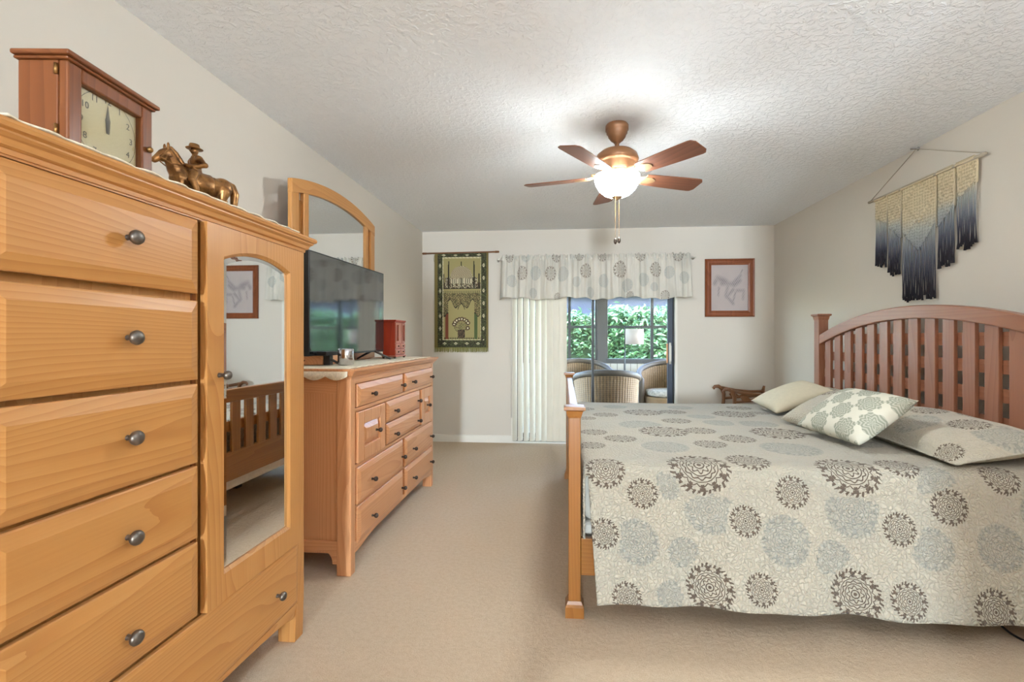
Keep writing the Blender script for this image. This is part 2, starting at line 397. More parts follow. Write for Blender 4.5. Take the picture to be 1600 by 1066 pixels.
b.box((-.46, y0, .75), (.06, y1, .79)); b.box((-.46, y0, 2.11), (.06, y1, 2.15)); b.box((-.46, y0, .79), (-.425, y1, 2.11)); b.box((.025, y0, .79), (.06, y1, 2.11))
b.build('window_frame', M['white_trim'], wn6, at='world')
B().box((-.425, HY - .055, .79), (.025, HY - .05, 2.11)).build('pane', M['clear_glass'], wn6, at='world')
light('hall_fill_light', 'AREA', (-.20, HY - .14, 1.45), (radians(90), 0, 0), 235, (.82, .97, 1.15), .44, 1.3)  # area light added to brighten the room from behind the camera
bb = [(0, 0), (.014, 0), (.014, .075), (.008, .085), (0, .085)]
struct('baseboard_left', B().prism([(XL + a, z) for a, z in bb], 'y', YF, YB), M['white_trim'])
struct('baseboard_right', B().prism([(XR - a, z) for a, z in bb], 'y', YF, YB), M['white_trim'])
b = B(); b.prism([(YB - a, z) for a, z in bb], 'x', XL + .014, OX0); b.prism([(YB - a, z) for a, z in bb], 'x', OX1 + .02, XR - .014)
struct('baseboard_back', b, M['white_trim'])
b = B(); b.box((OX0, YB - .012, 0), (OX0 + .018, YB + .14, OZ)); b.box((OX1 - .005, YB - .012, 0), (OX1 + .02, YB + .14, OZ)); b.box((OX0, YB - .012, OZ - .018), (OX1, YB + .14, OZ)); b.box((OX0, YB - .01, 0), (OX1, YB + .14, .018))
struct('trim_1', b, M['white_trim'])

# sliding glass door
d = bpy.data.objects.new('door_1', None); COL.objects.link(d); d.location = (.32, YB + .07, 0); d['kind'] = 'structure'
b = B(); x0, x1 = OX0 + .018, OX1 - .005; y0, y1 = YB + .03, YB + .12
for lo, hi in (((x0, y0, .018), (x0 + .03, y1, OZ - .018)), ((x1 - .016, y0, .018), (x1, y1, OZ - .018)), ((x0, y0, OZ - .05), (x1, y1, OZ - .018)), ((x0, y0, .018), (x1, y1, .05))): b.box(lo, hi)
b.build('door_frame', M['bronze_frame'], d, at='world', bevel=.003)
def sash(xa, xb, yc, wl, wr, ml, mr):
    b = B(); b.box((xa, yc - .016, .05), (xa + wl, yc + .016, OZ - .05)); b.build('stile', ml, d, at='world', bevel=.003)
    b = B(); b.box((xb - wr, yc - .016, .05), (xb, yc + .016, OZ - .05)); b.build('stile', mr, d, at='world', bevel=.003)
    b = B(); b.box((xa + wl, yc - .014, .05), (xb - wr, yc + .014, .10)); b.box((xa + wl, yc - .014, OZ - .10), (xb - wr, yc + .014, OZ - .05)); b.build('rail', ml, d, at='world')
    b = B(); b.box((xa + wl, yc - .003, .10), (xb - wr, yc + .003, OZ - .10)); b.build('pane', M['glass'], d, at='world')
sash(x0 + .03, .345, YB + .095, .05, .028, M['bronze_frame'], M['bronze_frame'])
sash(.318, x1 - .016, YB + .055, .026, .055, M['bronze_frame'], M['blue_frame'])
b = B(); b.tube([(1.19, YB + .036, .93), (1.19, YB + .006, .945), (1.19, YB + .004, .96), (1.19, YB + .004, 1.10), (1.19, YB + .006, 1.115), (1.19, YB + .036, 1.13)], .009, 8); b.box((1.178, YB + .033, .91), (1.202, YB + .041, 1.15))
o = b.build('door_handle', M['white_trim'], d, at='world', smooth=True); o['label'] = 'white door pull'
b = B(); b.box((1.148, YB + .028, .92), (1.166, YB + .041, 1.14)); o = b.build('door_latch', M['dresser_z'], d, at='world', bevel=.004); o['label'] = 'tan wooden grip'

# lanai beyond the door
LY = 7.75
struct('floor_lanai', B().box((-3, YB + .05, -.14), (4, LY + .1, -.02)), M['lanai_floor'])
struct('ceiling_lanai', B().box((-3, YB + .15, H), (4, LY + .35, H + .12)), M['ceiling'])
struct('wall_lanai', B().box((-3, LY, -.02), (4, LY + .1, .80)), M['beadboard'])
b = B(); b.box((-3, YB + .001, 0), (XL - .1, YB + .14, H)); b.box((XR + .1, YB + .001, 0), (4, YB + .14, H)); struct('wall_house', b, M['wall'])
def lanai_window(n, xa, xb, mx):
    w = bpy.data.objects.new('window_%d' % n, None); COL.objects.link(w); w.location = ((xa + xb) / 2, LY, .8); w['kind'] = 'structure'
    b = B(); ya, yb = LY - .01, LY + .06
    b.box((xa, ya, .80), (xb, yb, .875)); b.box((xa, ya, 2.30), (xb, yb, H)); b.box((xa, ya, .875), (xa + .035, yb, 2.30)); b.box((xb - .035, ya, .875), (xb, yb, 2.30))
    b.build('window_frame', M['window_gray'], w, at='world', bevel=.004)
    b = B(); b.box((xa + .035, ya + .01, 1.362), (xb - .035, yb - .005, 1.400)); b.build('meeting_rail', M['bronze_frame'], w, at='world')
    for m in mx: B().box((m - .022, ya + .012, .875), (m + .022, yb - .01, 2.30)).build('mullion', M['bronze_frame'], w, at='world')
    B().box((xa + .035, LY + .02, .875), (xb - .035, LY + .026, 2.30)).build('pane', M['clear_glass'], w, at='world')
lanai_window(1, -2.9, -.80, [-1.8]); lanai_window(2, -.68, .53, [.09]); lanai_window(3, .66, 2.2, [1.39]); lanai_window(4, 2.3, 3.9, [3.1])
b = B()
for xa, xb in ((-3, -2.9), (-.80, -.68), (.53, .66), (2.2, 2.3), (3.9, 4)): b.box((xa, LY - .03, .80), (xb, LY + .08, H))
struct('trim_3', b, M['window_gray'], bevel=.004)
struct('ground_lawn', B().box((-14, LY + .1, -.2), (16, 24, -.12)), M['grass'])

# hedge
hg = thing('hedge', 'clipped leafy green hedge beyond the porch windows', 'hedge', (1, 10.6, -.12))
b = B(); b.box((-5, -.45, 0), (5.5, .5, 1.78)); b.build('hedge_core', M['twig'], hg)
bm = bmesh.new()
for i in range(15000):
    q = random.random(); x = random.uniform(-5, 5.5)
    if x < -2.6 and q < .55: continue
    if q < .74: y, z = -.52 + random.gauss(0, .07), random.uniform(0.45, 1.86)
    else: y, z = random.uniform(-.55, .5), 1.83 + random.gauss(0, .07)
    z += .07 * sin(x * 2.3) + .05 * sin(x * 5.1 + 1); y += .08 * sin(x * 1.7 + z * 3)
    L_ = random.uniform(.05, .085); W_ = L_ * .42
    e = Matrix.Rotation(random.uniform(0, 2 * pi), 3, 'Z') @ Matrix.Rotation(random.uniform(-.9, .9), 3, 'X') @ Matrix.Rotation(random.uniform(-.8, 1.0), 3, 'Y')
    P = [Vector(p) for p in ((-L_, 0, 0), (-.2 * L_, -W_, .01), (L_, 0, -.01), (-.2 * L_, W_, .01))]
    bm.faces.new([bm.verts.new(Vector((x, y, z)) + e @ p) for p in P])
me = bpy.data.meshes.new('foliage'); bm.to_mesh(me); bm.free(); me.materials.append(M['leaf'])
o = bpy.data.objects.new('foliage', me); COL.objects.link(o); o.parent = hg
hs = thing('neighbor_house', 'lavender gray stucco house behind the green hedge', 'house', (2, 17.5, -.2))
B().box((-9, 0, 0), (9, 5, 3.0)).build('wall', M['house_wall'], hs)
B().prism([(-.5, 2.95), (5.5, 2.95), (5.5, 3.05), (2.5, 4.6), (-.5, 3.05)], 'x', -9.4, 9.4).build('roof', plain('roof_shingle', (66, 62, 74), .9, var=.15, vs=12), hs)

# porch furniture
def barrel_chair(loc, rz, label, ht=.80):
    c = thing('wicker_chair', label, 'chair', loc, rz, 'wicker chairs on the porch')
    # opens to -y; back at +y
    R = .36; N = 56
    def top(f): return .58 + (ht - .58) * (max(0, cos(f * .62))) ** 1.1 if True else 0
    def shell(r, name, mat):
        bm = bmesh.new(); uvl = bm.loops.layers.uv.new('med'); K = 14; G = []
        for i in range(N + 1):
            f = -2.25 + 4.5 * i / N; tz = top(f); col = []
            for k in range(K + 1):
                z = .04 + (tz - .04) * k / K; fl = 1 + .10 * (z / .8) ** 2
                col.append((bm.verts.new((r * fl * sin(f) * 1.04, r * fl * cos(f), z)), f / 4.5, z))
            G.append(col)
        for i in range(N):
            for k in range(K):
                q = [G[i][k], G[i + 1][k], G[i + 1][k + 1], G[i][k + 1]]
                fc = bm.faces.new([a[0] for a in q])
                for lp, a in zip(fc.loops, q): lp[uvl].uv = (a[1], a[2])
        x = B(); x.bm.free(); x.bm = bm
        return x.build(name, mat, c, smooth=True, solid=.03)
    shell(R, 'backrest', M['wicker'])
    pts = []
    for i in range(N + 1):
        f = -2.25 + 4.5 * i / N; tz = top(f); fl = 1 + .10 * (tz / .8) ** 2
        pts.append((R * fl * sin(f) * 1.04, R * fl * cos(f), tz))
    e0, e1 = Vector(pts[0]), Vector(pts[-1])
    pts = [e0 + Vector((0, 0, -.5)), e0 + Vector((0, 0, -.06))] + pts + [e1 + Vector((0, 0, -.06)), e1 + Vector((0, 0, -.5))]
    B().tube(pts, .040, 12).build('rolled_rim', M['wicker_rim'], c, smooth=True)
    B().lathe([(.31, .06), (.325, .08), (.325, .36), (.31, .38)], (0, -.01, 0), 32).build('seat_base', M['wicker'], c, smooth=False)
    B().lathe([(.26, .382), (.30, .40), (.31, .435), (.29, .465), (.20, .478), (0.01, .48)], (0, -.01, 0), 32).build('seat_cushion', M['stripe_cushion'], c, smooth=True)
    for sx in (-1, 1):
        for sy in (-1, 1): B().lathe([(.022, 0), (.026, .07)], (sx * .2, sy * .2, 0), 10).build('leg', M['wicker_rim'], c)
    return c
barrel_chair((.545, 6.30, -.02), radians(180), 'wicker barrel chair on the porch with its back against the glass door', .80)
barrel_chair((.30, 7.20, -.02), radians(14), 'wicker barrel chair under the porch window, left of the floor lamp', .87)
barrel_chair((1.50, 7.18, -.02), radians(-24), 'wicker barrel chair on the porch, right of the floor lamp', .85)
lp = thing('floor_lamp', 'slim dark floor lamp with white drum shade on the porch', 'lamp', (.92, 7.38, -.02))
B().lathe([(.12, 0), (.12, .012), (.03, .02), (.012, .03)], (0, 0, 0), 24).build('base', M['bronze_frame'], lp, smooth=False)
B().tube([(0, 0, .02), (0, 0, 1.39)], .010, 10).build('pole', M['bronze_frame'], lp, smooth=True)
B().tube([(0, 0, 1.388), (.07, 0, 1.392), (.14, 0, 1.388), (.14, 0, 1.36)], .007, 8).build('arm', M['bronze_frame'], lp, smooth=True)
b = B(); b.loops([[(.14 + .135 * cos(a * pi / 20), .135 * sin(a * pi / 20), z) for a in range(40)] for z in (1.13, 1.36)], True, False, False)
b.build('lamp_shade', M['shade_cloth'], lp, smooth=True, solid=.003)

# ------------------------------------------------------------------ added torchiere, unseen, brightens the room off the ceiling
tc = thing('fill_torchiere', 'added bronze torchiere behind the viewer, a fill light for the ceiling', 'lamp', (1.70, -.32, 0))
B().lathe([(.14, 0), (.14, .014), (.04, .030), (.014, .045)], (0, 0, 0), 28).build('base', M['fan_body'], tc, smooth=True)
B().tube([(0, 0, .03), (0, 0, 1.70)], .012, 12).build('pole', M['fan_body'], tc, smooth=True)
B().lathe([(.02, 1.68), (.06, 1.70), (.13, 1.76), (.165, 1.82), (.160, 1.82), (.125, 1.768), (.06, 1.712), (.001, 1.705)], (0, 0, 0), 36, cap0=False).build('bowl', M['fan_body'], tc, smooth=True)
l_ = light('fill_torchiere_light', 'POINT', (0, 0, 1.80), (0, 0, 0), 54, (.82, .97, 1.15), .05); l_.parent = tc

# ------------------------------------------------------------------ ceiling fan
fan = thing('ceiling_fan', 'bronze ceiling fan with five walnut blades and glowing glass bowl', 'ceiling fan', (.3075, 2.832, H))
B().lathe([(.060, 0), (.066, -.008), (.066, -.034), (.058, -.040), (.060, -.052), (.052, -.060), (.050, -.072), (.036, -.092), (.020, -.104), (.018, -.108)], (0, 0, 0), 40).build('canopy', M['fan_body'], fan, smooth=True)
B().lathe([(.013, -.10), (.013, -.145)], (0, 0, 0), 20).build('downrod', M['fan_body'], fan, smooth=True)
B().lathe([(.018, -.128), (.030, -.138), (.040, -.150), (.090, -.158), (.115, -.178), (.124, -.205), (.120, -.218), (.108, -.224), (.100, -.230), (.092, -.262), (.084, -.272), (.070, -.276)], (0, 0, 0), 48).build('motor_housing', M['fan_body'], fan, smooth=True)
B().lathe([(.070, -.276), (.072, -.283), (.058, -.29), (.052, -.296)], (0, 0, 0), 36).build('light_fitter', M['fan_iron'], fan, smooth=True)
b = B(); b.loops([[(r_ * cos(2 * pi * k / 48), r_ * sin(2 * pi * k / 48), z) for k in range(48)] for r_, z in ((.129, -.300), (.1292, -.306), (.129, -.318), (.122, -.345), (.104, -.378), (.074, -.405), (.040, -.420), (.012, -.424))], True, False, True)
b.build('glass_bowl', M['bowl'], fan, smooth=True)
b = B(); b.loops([[(r_ * cos(2 * pi * k / 48), r_ * sin(2 * pi * k / 48), z) for k in range(48)] for r_, z in ((.1275, -.3005), (.1275, -.307), (.127, -.318), (.120, -.344), (.102, -.376), (.072, -.402), (.040, -.416), (.012, -.420))], True, False, True)
b.build('bowl_glow_blocker', M['white_trim'], fan, smooth=True)  # added inner shell, stops the bowl's glow from hitting the ceiling
B().lathe([(.034, -.417), (.030, -.424), (.012, -.430), (.008, -.436), (.001, -.440)], (0, 0, 0), 24).build('bowl_finial', M['fan_iron'], fan, smooth=True)
proto = None
for k in range(5):
    ang = radians(94.3 + 72 * k)
    if proto is None:
        bl = []
        b = B(); out = []
        pr = [(.175, .050), (.20, .056), (.30, .062), (.42, .067), (.52, .069), (.538, .066), (.555, .044)]
        out = [(x, -w) for x, w in pr] + [(x, w) for x, w in pr[::-1]]
        b.prism(out, 'z', -.304, -.2975)
        for v in b.bm.verts:
            c_, s_ = cos(radians(-12)), sin(radians(-12)); y_, z_ = v.co.y, v.co.z + .301
            v.co.y, v.co.z = y_ * c_ - z_ * s_, y_ * s_ + z_ * c_ - .301
        bd = b.build('blade', M['blade'], fan, bevel=.002)
        b = B()
        b.box((.085, -.012, -.284), (.15, .012, -.276)); b.prism([(.14, -.012), (.17, -.03), (.215, -.034), (.245, -.018), (.252, 0), (.245, .018), (.215, .034), (.17, .03), (.14, .012)], 'z', -.300, -.292)
        b.box((.135, -.011, -.298), (.15, .011, -.278))
        for v in b.bm.verts:
            if v.co.x > .16:
                c_, s_ = cos(radians(-12)), sin(radians(-12)); y_, z_ = v.co.y, v.co.z + .296
                v.co.y, v.co.z = y_ * c_ - z_ * s_, y_ * s_ + z_ * c_ - .303
        iron = b.build('blade_iron', M['fan_iron'], fan, bevel=.002)
        proto = (bd, iron)
    else:
        bd, iron = [q.copy() for q in proto]
        for q in (bd, iron): COL.objects.link(q); q.parent = fan
    for q in (bd, iron): q.rotation_euler = (0, 0, ang)
for dx, dy, z in ((-.012, -.03, -.665), (.014, .02, -.650)):
    b = B()
    for i in range(42): b.sphere((dx, dy, -.424 - (abs(z) - .424) * i / 41), .0022, 6, 4)
    ch = b.build('pull_chain', M['brass'], fan, smooth=True)
    B().lathe([(.002, z + .002), (.009, z - .010), (.010, z - .022), (.006, z - .032), (.001, z - .036)], (dx, dy, 0), 14).build('chain_bell', M['knob_dark'], ch, smooth=True)
l_ = light('fan_bulb', 'POINT', (0, 0, -.325), (0, 0, 0), 2.2, (.86, .98, 1.1), .03); l_.parent = fan

# ------------------------------------------------------------------ armoire
ar = thing('armoire', 'tall honey pine armoire with five drawers and an arched mirror door', 'armoire', (-1.32, 1.335, 0))
AX = -1.05; Y0, Y1 = .735, 1.87
W = dict(at='world')
b = B(); b.box((-1.60, Y0, .14), (AX - .024, Y1, 1.56)); b.build('carcass', M['pine_z'], ar, bevel=.004, **W)
for ya, yb in ((Y0, .776), (1.820, Y1)):
    b = B(); b.box((AX - .024, ya, .14), (AX, yb, 1.56)); b.build('side_stile', M['pine_z'], ar, bevel=.003, **W)
b = B(); b.box((AX - .024, .776, 1.541), (AX - .001, 1.82, 1.562)); b.build('top_rail', M['pine_y'], ar, **W)
b = B(); b.box((AX - .024, 1.302, .39), (AX - .020, 1.318, 1.541)); b.build('divider', M['clock_z'], ar, **W)
ap = [(.776, .155)] + [(.776 + .03 + (1.82 - .836) * i / 20, .105 + .035 * sin(pi * i / 20) ** .5) for i in range(21)] + [(1.82, .155)]
b = B(); b.prism(ap, 'x', AX - .024, AX); b.build('apron', M['pine_y'], ar, **W)
for ya, yb, sg in ((Y0, Y0 + .06, -1), (Y1 - .06, Y1, 1)):
    for xa, xb in ((AX - .075, AX), (-1.60, -1.53)):
        b = B(); b.loops([[(xa, ya, .0), (xb - .004, ya, 0), (xb - .004, yb, 0), (xa, yb, 0)], [(xa, ya, .15), (xb, ya, .15), (xb, yb, .15), (xa, yb, .15)]])
        b.build('foot', M['pine_z'], ar, bevel=.004, **W)
b = B(); crown(b, -1.60, AX, Y0, Y1, [(-.002, 1.545), (.003, 1.546), (.004, 1.556), (.012, 1.560), (.016, 1.572), (.026, 1.580), (.026, 1.584), (.034, 1.588), (.037, 1.596), (.034, 1.604), (.028, 1.606)])
b.build('cornice', M['pine_y'], ar, **W)
def front(root, name, y0, y1, z0, z1, x, mat, kmat, knobs, kr=.016, bev=.028, t2=.022, lab=None):
    b = B(); b.raised(x - .012, y0, y1, z0, z1, bev, .014, t2 + .002)
    o = b.build(name, mat, root, at='world', bevel=.0015)
    for ky, kz in knobs: knob_mesh(B(), x + t2 - .012, ky, kz, kr).build('knob', kmat, o, at='world', smooth=True) if False else knob_b(x + t2 - .012, ky, kz, kr, kmat, o)
    return o
def knob_b(x, y, z, r, mat, parent):
    b = B(); knob_mesh(b, x, y, z, r); return b.build('knob', mat, parent, at='world', smooth=True)
for z0, z1, kz in ((1.326, 1.538, 1.439), (1.080, 1.306, 1.200), (.842, 1.068, .961), (.626, .832, .723), (.404, .614, .485)):
    front(ar, 'drawer', .778, 1.298, z0, z1, AX, M['pine_y'], M['knob_metal'], [(1.064, kz)], .018, .032)
front(ar, 'drawer', .778, 1.818, .158, .388, AX, M['pine_y'], M['knob_metal'], [(1.674, .258), (.945, .258)], .016, .012, .016)
# mirror door with an arched opening
dy0, dy1, dz0, dz1 = 1.323, 1.816, .394, 1.541; my0, my1, mz0 = 1.392, 1.752, .475
def arch(y, base, rise): u = (y - (my0 + my1) / 2) / ((my1 - my0) / 2); return base + rise * (1 - u * u)
NA = 24
inner = [(my1, mz0)] + [(my1 + (my0 - my1) * i / NA, arch(my1 + (my0 - my1) * i / NA, 1.448, .036)) for i in range(NA + 1)] + [(my0, mz0)]
dr = None
b = B(); xf = AX + .012; xb_ = AX - .010
def frame_faces(b, inner, y0, y1, z0, z1, xb, xf, lip=.010):
    n = len(inner); cyy, czz = (y0 + y1) / 2, (z0 + z1) / 2
    outer = []
    for (y, z) in inner:
        if z < czz - .3 * (z1 - z0): outer.append((y0 if y < cyy else y1, z0))
        else:
            outer.append((y0 + (y1 - y0) * (y - my0) / (my1 - my0), z1))
    def loop(pts, x): return [(x, p[0], p[1]) for p in pts]
    cI = [(y + (lip if y < cyy - .17 else (-lip if y > cyy + .17 else 0)), z + (lip if z < czz - .3 else -lip)) for y, z in inner]
    seqs = [loop(outer, xb), loop(outer, xf), loop(inner, xf), loop(cI, xf - .009), loop(cI, xb)]
    R = [[b.bm.verts.new(p) for p in l] for l in seqs]
    for A_, B_ in zip(R, R[1:] + R[:1]):
        for i in range(n):
            j = (i + 1) % n
            vs = []
            for q in (A_[i], A_[j], B_[j], B_[i]):
                if not any((q.co - w.co).length < 1e-6 for w in vs): vs.append(q)
            if len(vs) > 2:
                try: b.bm.faces.new(vs)
                except ValueError: pass
    return cI
cI = frame_faces(b, inner, dy0, dy1, dz0, dz1, xb_, xf)
dr = b.build('door', M['pine_z'], ar, **W)
def inset_loop(pts, d):
    cyy = sum(p[0] for p in pts) / len(pts); ys = [p[0] for p in pts]; zs = [p[1] for p in pts]
    y0, y1, z0, z1 = min(ys), max(ys), min(zs), max(zs)
    return [(y0 + d + (p[0] - y0) * (y1 - y0 - 2 * d) / (y1 - y0), z0 + d + (p[1] - z0) * (z1 - z0 - 2 * d) / (z1 - z0)) for p in pts]
b = B(); xm = AX + .000
in1 = inset_loop(cI, .014)
b.loops([[(xm - .004, p[0], p[1]) for p in cI], [(xm, p[0], p[1]) for p in cI], [(xm + .0022, p[0], p[1]) for p in in1]])
b.build('mirror', M['mirror'], dr, **W)
knob_b(xf, 1.372, 1.087, .014, M['knob_metal'], dr)
# runner on the armoire
def runner(name, label, x0, x1, y0, y1, z, drop_ends, mat):
    bm = bmesh.new(); NX, NY = 24, 160
    ys = [y0 + (y1 - y0) * j / NY for j in range(NY + 1)]; G = []
    for j, y in enumerate(ys):
        row = []
        for i in range(NX + 1):
            u = i / NX; sc = .010 * abs(sin(y * 38)); x = x0 - sc + (x1 - x0 + 2 * sc) * u
            row.append(bm.verts.new((x, y + .008 * abs(sin(u * pi * 3)) * (j == NY) - .008 * abs(sin(u * pi * 3)) * (j == 0), z + .0025 + .0012 * sin(y * 61 + x * 40))))
        G.append(row)
    for k in range(drop_ends):
        G.insert(0, [bm.verts.new((v.co.x, y0 - .042 - .001 * k, z - .004 - .011 * (k + 1) - (.020 * abs(sin(i * pi / NX * 3)) if k == drop_ends - 1 else 0))) for i, v in enumerate(G[0])])
    for a, c in zip(G, G[1:]):
        for i in range(NX): bm.faces.new([a[i], a[i + 1], c[i + 1], c[i]])
    x = B(); x.bm.free(); x.bm = bm
    return tag(x.build(name, mat, smooth=True, solid=.004), label, 'runner')
runner('table_runner', 'white cloth runner lying along the armoire top', -1.42, -1.026, .80, 1.78, 1.607, 0, M['lace'])

# mantel clock
ck = thing('mantel_clock', 'wooden mantel clock with square cream dial on the armoire', 'clock', (-1.165, 1.098, 1.6125), radians(5.5))
hw, dd, hh = .124, .055, .206      # local: width along y, front +x
b = B(); b.box((-dd, -hw, .0), (dd - .022, hw, hh)); b.build('case', M['clock_z'], ck, bevel=.003)
b = B()
for lo, hi in (((dd - .021, -hw, 0), (dd, -hw + .036, hh)), ((dd - .021, hw - .036, 0), (dd, hw, hh)), ((dd - .021, -hw + .036, hh - .034), (dd, hw - .036, hh)), ((dd - .021, -hw + .036, 0), (dd, hw - .036, .03))): b.box(lo, hi)
door = b.build('front_door', M['clock_z'], ck, bevel=.004)
B().box((dd - .012, -hw + .036, .03), (dd - .010, hw - .036, hh - .034)).build('door_glass', M['clear_glass'], door)
b = B(); b.sphere((dd + .007, hw - .018, .095), .008, 14, 10); b.build('knob', M['brass'], door, smooth=True)
B().box((dd - .0215, -hw + .030, .02), (dd - .018, hw - .030, hh - .028)).build('dial', M['clock_dial'], ck)
b = B()
for o_, z0, z1 in ((.006, hh, hh + .007), (.013, hh + .007, hh + .018)):
    b.box((-dd - .006, -hw - o_, z0), (dd + o_, hw + o_, z1))
b.loops([[(-dd - .006, -hw - .004, hh + .018), (dd + .004, -hw - .004, hh + .018), (dd + .004, hw + .004, hh + .018), (-dd - .006, hw + .004, hh + .018)], [(-dd - .002, -hw + .03, hh + .030), (dd - .012, -hw + .03, hh + .030), (dd - .012, hw - .03, hh + .030), (-dd - .002, hw - .03, hh + .030)]])
b.build('top_moulding', M['clock_y'], ck, bevel=.004)
for hz in (.05, .185): B().tube([(dd - .024, -hw - .002, hz - .012), (dd - .024, -hw - .002, hz + .012)], .004, 8).build('hinge', M['brass'], ck, smooth=True)
DZ = .100
b = B()
for i in range(64):
    a, c = 2 * pi * i / 64, 2 * pi * (i + 1) / 64
    b.loops([[(dd - .0178, r_ * sin(q), DZ + r_ * cos(q)) for q in (a, c)] for r_ in (.0865, .0880)], False, False, False)
b.build('dial_ring', M['ink'], ck)
def text_mesh(txt, size, name, mat, parent, mtx):
    cu = bpy.data.curves.new(name, 'FONT'); cu.body = txt; cu.size = size; cu.align_x = 'CENTER'; cu.align_y = 'CENTER'; cu.extrude = .0003
    o = bpy.data.objects.new(name, cu); COL.objects.link(o)
    dg = bpy.context.evaluated_depsgraph_get(); me = bpy.data.meshes.new_from_object(o.evaluated_get(dg))
    bpy.data.objects.remove(o); me.transform(mtx); me.materials.clear(); me.materials.append(mat)
    q = bpy.data.objects.new(name, me); COL.objects.link(q); q.parent = parent; return q
RX = Matrix(((0, 0, 1), (1, 0, 0), (0, 1, 0))).to_4x4()
for h in range(1, 13):
    a = radians(30 * h)
    text_mesh(str(h), .022, 'numeral', M['ink'], ck, Matrix.Translation((dd - .0172, .072 * sin(a), DZ + .072 * cos(a))) @ RX)
for ln, w, a in ((.062, .005, radians(0)), (.045, .008, radians(2))):
    b = B(); b.prism([(-w / 2, -.008), (w / 2, -.008), (w * .9, ln * .55), (0, ln), (-w * .9, ln * .55)], 'x', dd - .0165, dd - .0155)
    for v in b.bm.verts: v.co.z += DZ
    b.build('clock_hand', M['ink'], ck)

# bronze horse and rider: volumes fused into one continuous cast surface each
def cast(name, chains, balls, mat, parent, voxel=.0022):
    b = B()
    for pts, rs in chains:
        b.tube(pts, rs, 12)
        for p, r in zip(pts, rs): b.sphere(p, r * .99, 12, 8)
    for c, r, sc in balls: b.sphere(c, r, 16, 10, sc)
    o = b.build(name, mat, parent, smooth=True)
    q = o.modifiers.new('fuse', 'REMESH'); q.mode = 'VOXEL'; q.voxel_size = voxel; q.use_smooth_shade = True
    q = o.modifiers.new('soft', 'SMOOTH'); q.factor = .5; q.iterations = 3
    return o
hr = thing('horse_figurine', 'bronze cowboy on horseback figurine on the armoire', 'figurine', (-1.195, 1.462, 1.613))
hr.rotation_euler = (0, 0, atan2(-.205, -.10))
# local +x = forward (head), z up
ch = [([(-.092, 0, .092), (-.055, 0, .090), (0, 0, .086), (.036, 0, .090)], [.028, .033, .033, .033]),
      ([(.034, 0, .096), (.052, 0, .120), (.064, 0, .146), (.072, 0, .162)], [.030, .024, .019, .016]),
      ([(.072, 0, .164), (.086, 0, .154), (.102, 0, .136), (.108, 0, .130)], [.0155, .0145, .0105, .0095])]
for x, y in ((-.086, .018), (-.086, -.018), (.042, .017), (.042, -.017)):
    bk = x < 0
    ch.append(([(x, y, .078), (x + (.004 if bk else .002), y, .052), (x - (.006 if bk else 0), y, .032), (x, y, .010), (x + .004, y, .005)], [.020 if bk else .016, .013, .009, .008, .010]))
bl_ = [((-.088, 0, .098), .030, (1.1, 1.0, 1)), ((.076, .012, .180), .005, (1, .6, 2.6)), ((.076, -.012, .180), .005, (1, .6, 2.6)), ((.088, 0, .142), .012, (1.2, .9, 1))]
cast('horse_body', ch, bl_, M['bronze'], hr)
cast('tail', [([(-.108, 0, .116), (-.122, 0, .108), (-.130, 0, .084), (-.128, 0, .050), (-.124, 0, .034)], [.009, .012, .014, .012, .006])], [], M['bronze'], hr)
cast('mane', [([(.018, 0, .124), (.036, 0, .146), (.050, 0, .166), (.064, 0, .180)], [.007, .008, .008, .006])], [], M['bronze'], hr)
b = B()
for sy in (-1, 1):
    b.tube([(.070, sy * .016, .172), (.082, sy * .0165, .162), (.098, sy * .012, .142)], .0018, 6); b.tube([(.099, sy * .012, .140), (.084, sy * .015, .136), (.068, sy * .018, .150)], .0018, 6)
    b.tube([(.099, sy * .012, .140), (.07, sy * .020, .126), (.045, sy * .026, .128), (.026, sy * .010, .140)], .0018, 6)
b.build('bridle', M['bronze'], hr, smooth=True)
b = B(); b.loops([[(x, .0375 * cos(a) * k, .086 + .0375 * sin(a) * k) for a in [(-.5 + (pi + 1.0) * i / 16) for i in range(17)]] for x, k in ((-.046, .98), (-.044, 1.03), (.022, 1.03), (.024, .98))], False, False, False)
b.build('saddle', M['bronze'], hr, smooth=True, solid=.003)
rc = [([(-.008, 0, .124), (-.008, 0, .140), (-.007, 0, .158), (-.006, 0, .168)], [.017, .0155, .018, .014]), ([(-.006, 0, .170), (-.004, 0, .184)], [.007, .007])]
for s_ in (-1, 1):
    rc.append(([(-.006, s_ * .010, .122), (.012, s_ * .030, .110), (.022, s_ * .041, .086), (.012, s_ * .043, .060), (.010, s_ * .043, .046), (.026, s_ * .044, .043)], [.015, .014, .012, .010, .009, .007]))
rc.append(([(-.006, .016, .166), (-.006, .026, .162), (-.016, .042, .142), (.010, .028, .132), (.026, .008, .136)], [.011, .011, .009, .0075, .007]))
rc.append(([(-.006, -.016, .166), (-.006, -.026, .162), (-.016, -.046, .144), (-.010, -.046, .124), (-.004, -.042, .112)], [.011, .011, .009, .0075, .007]))
rb_ = [((-.003, 0, .192), .0115, (1.05, .9, 1.15)), ((.010, 0, .190), .003, (1, .8, 1)), ((-.007, 0, .157), .020, (.8, 1.15, .8))]
rider = cast('rider', rc, rb_, M['bronze'], hr, .002)
B().lathe([(.0225, .1985), (.0235, .2000), (.0150, .2010), (.0145, .208), (.0130, .2145), (.007, .2165), (.001, .216)], (-.003, 0, 0), 24, sx=1.08, sy=.95).build('hat', M['bronze'], rider, smooth=True)

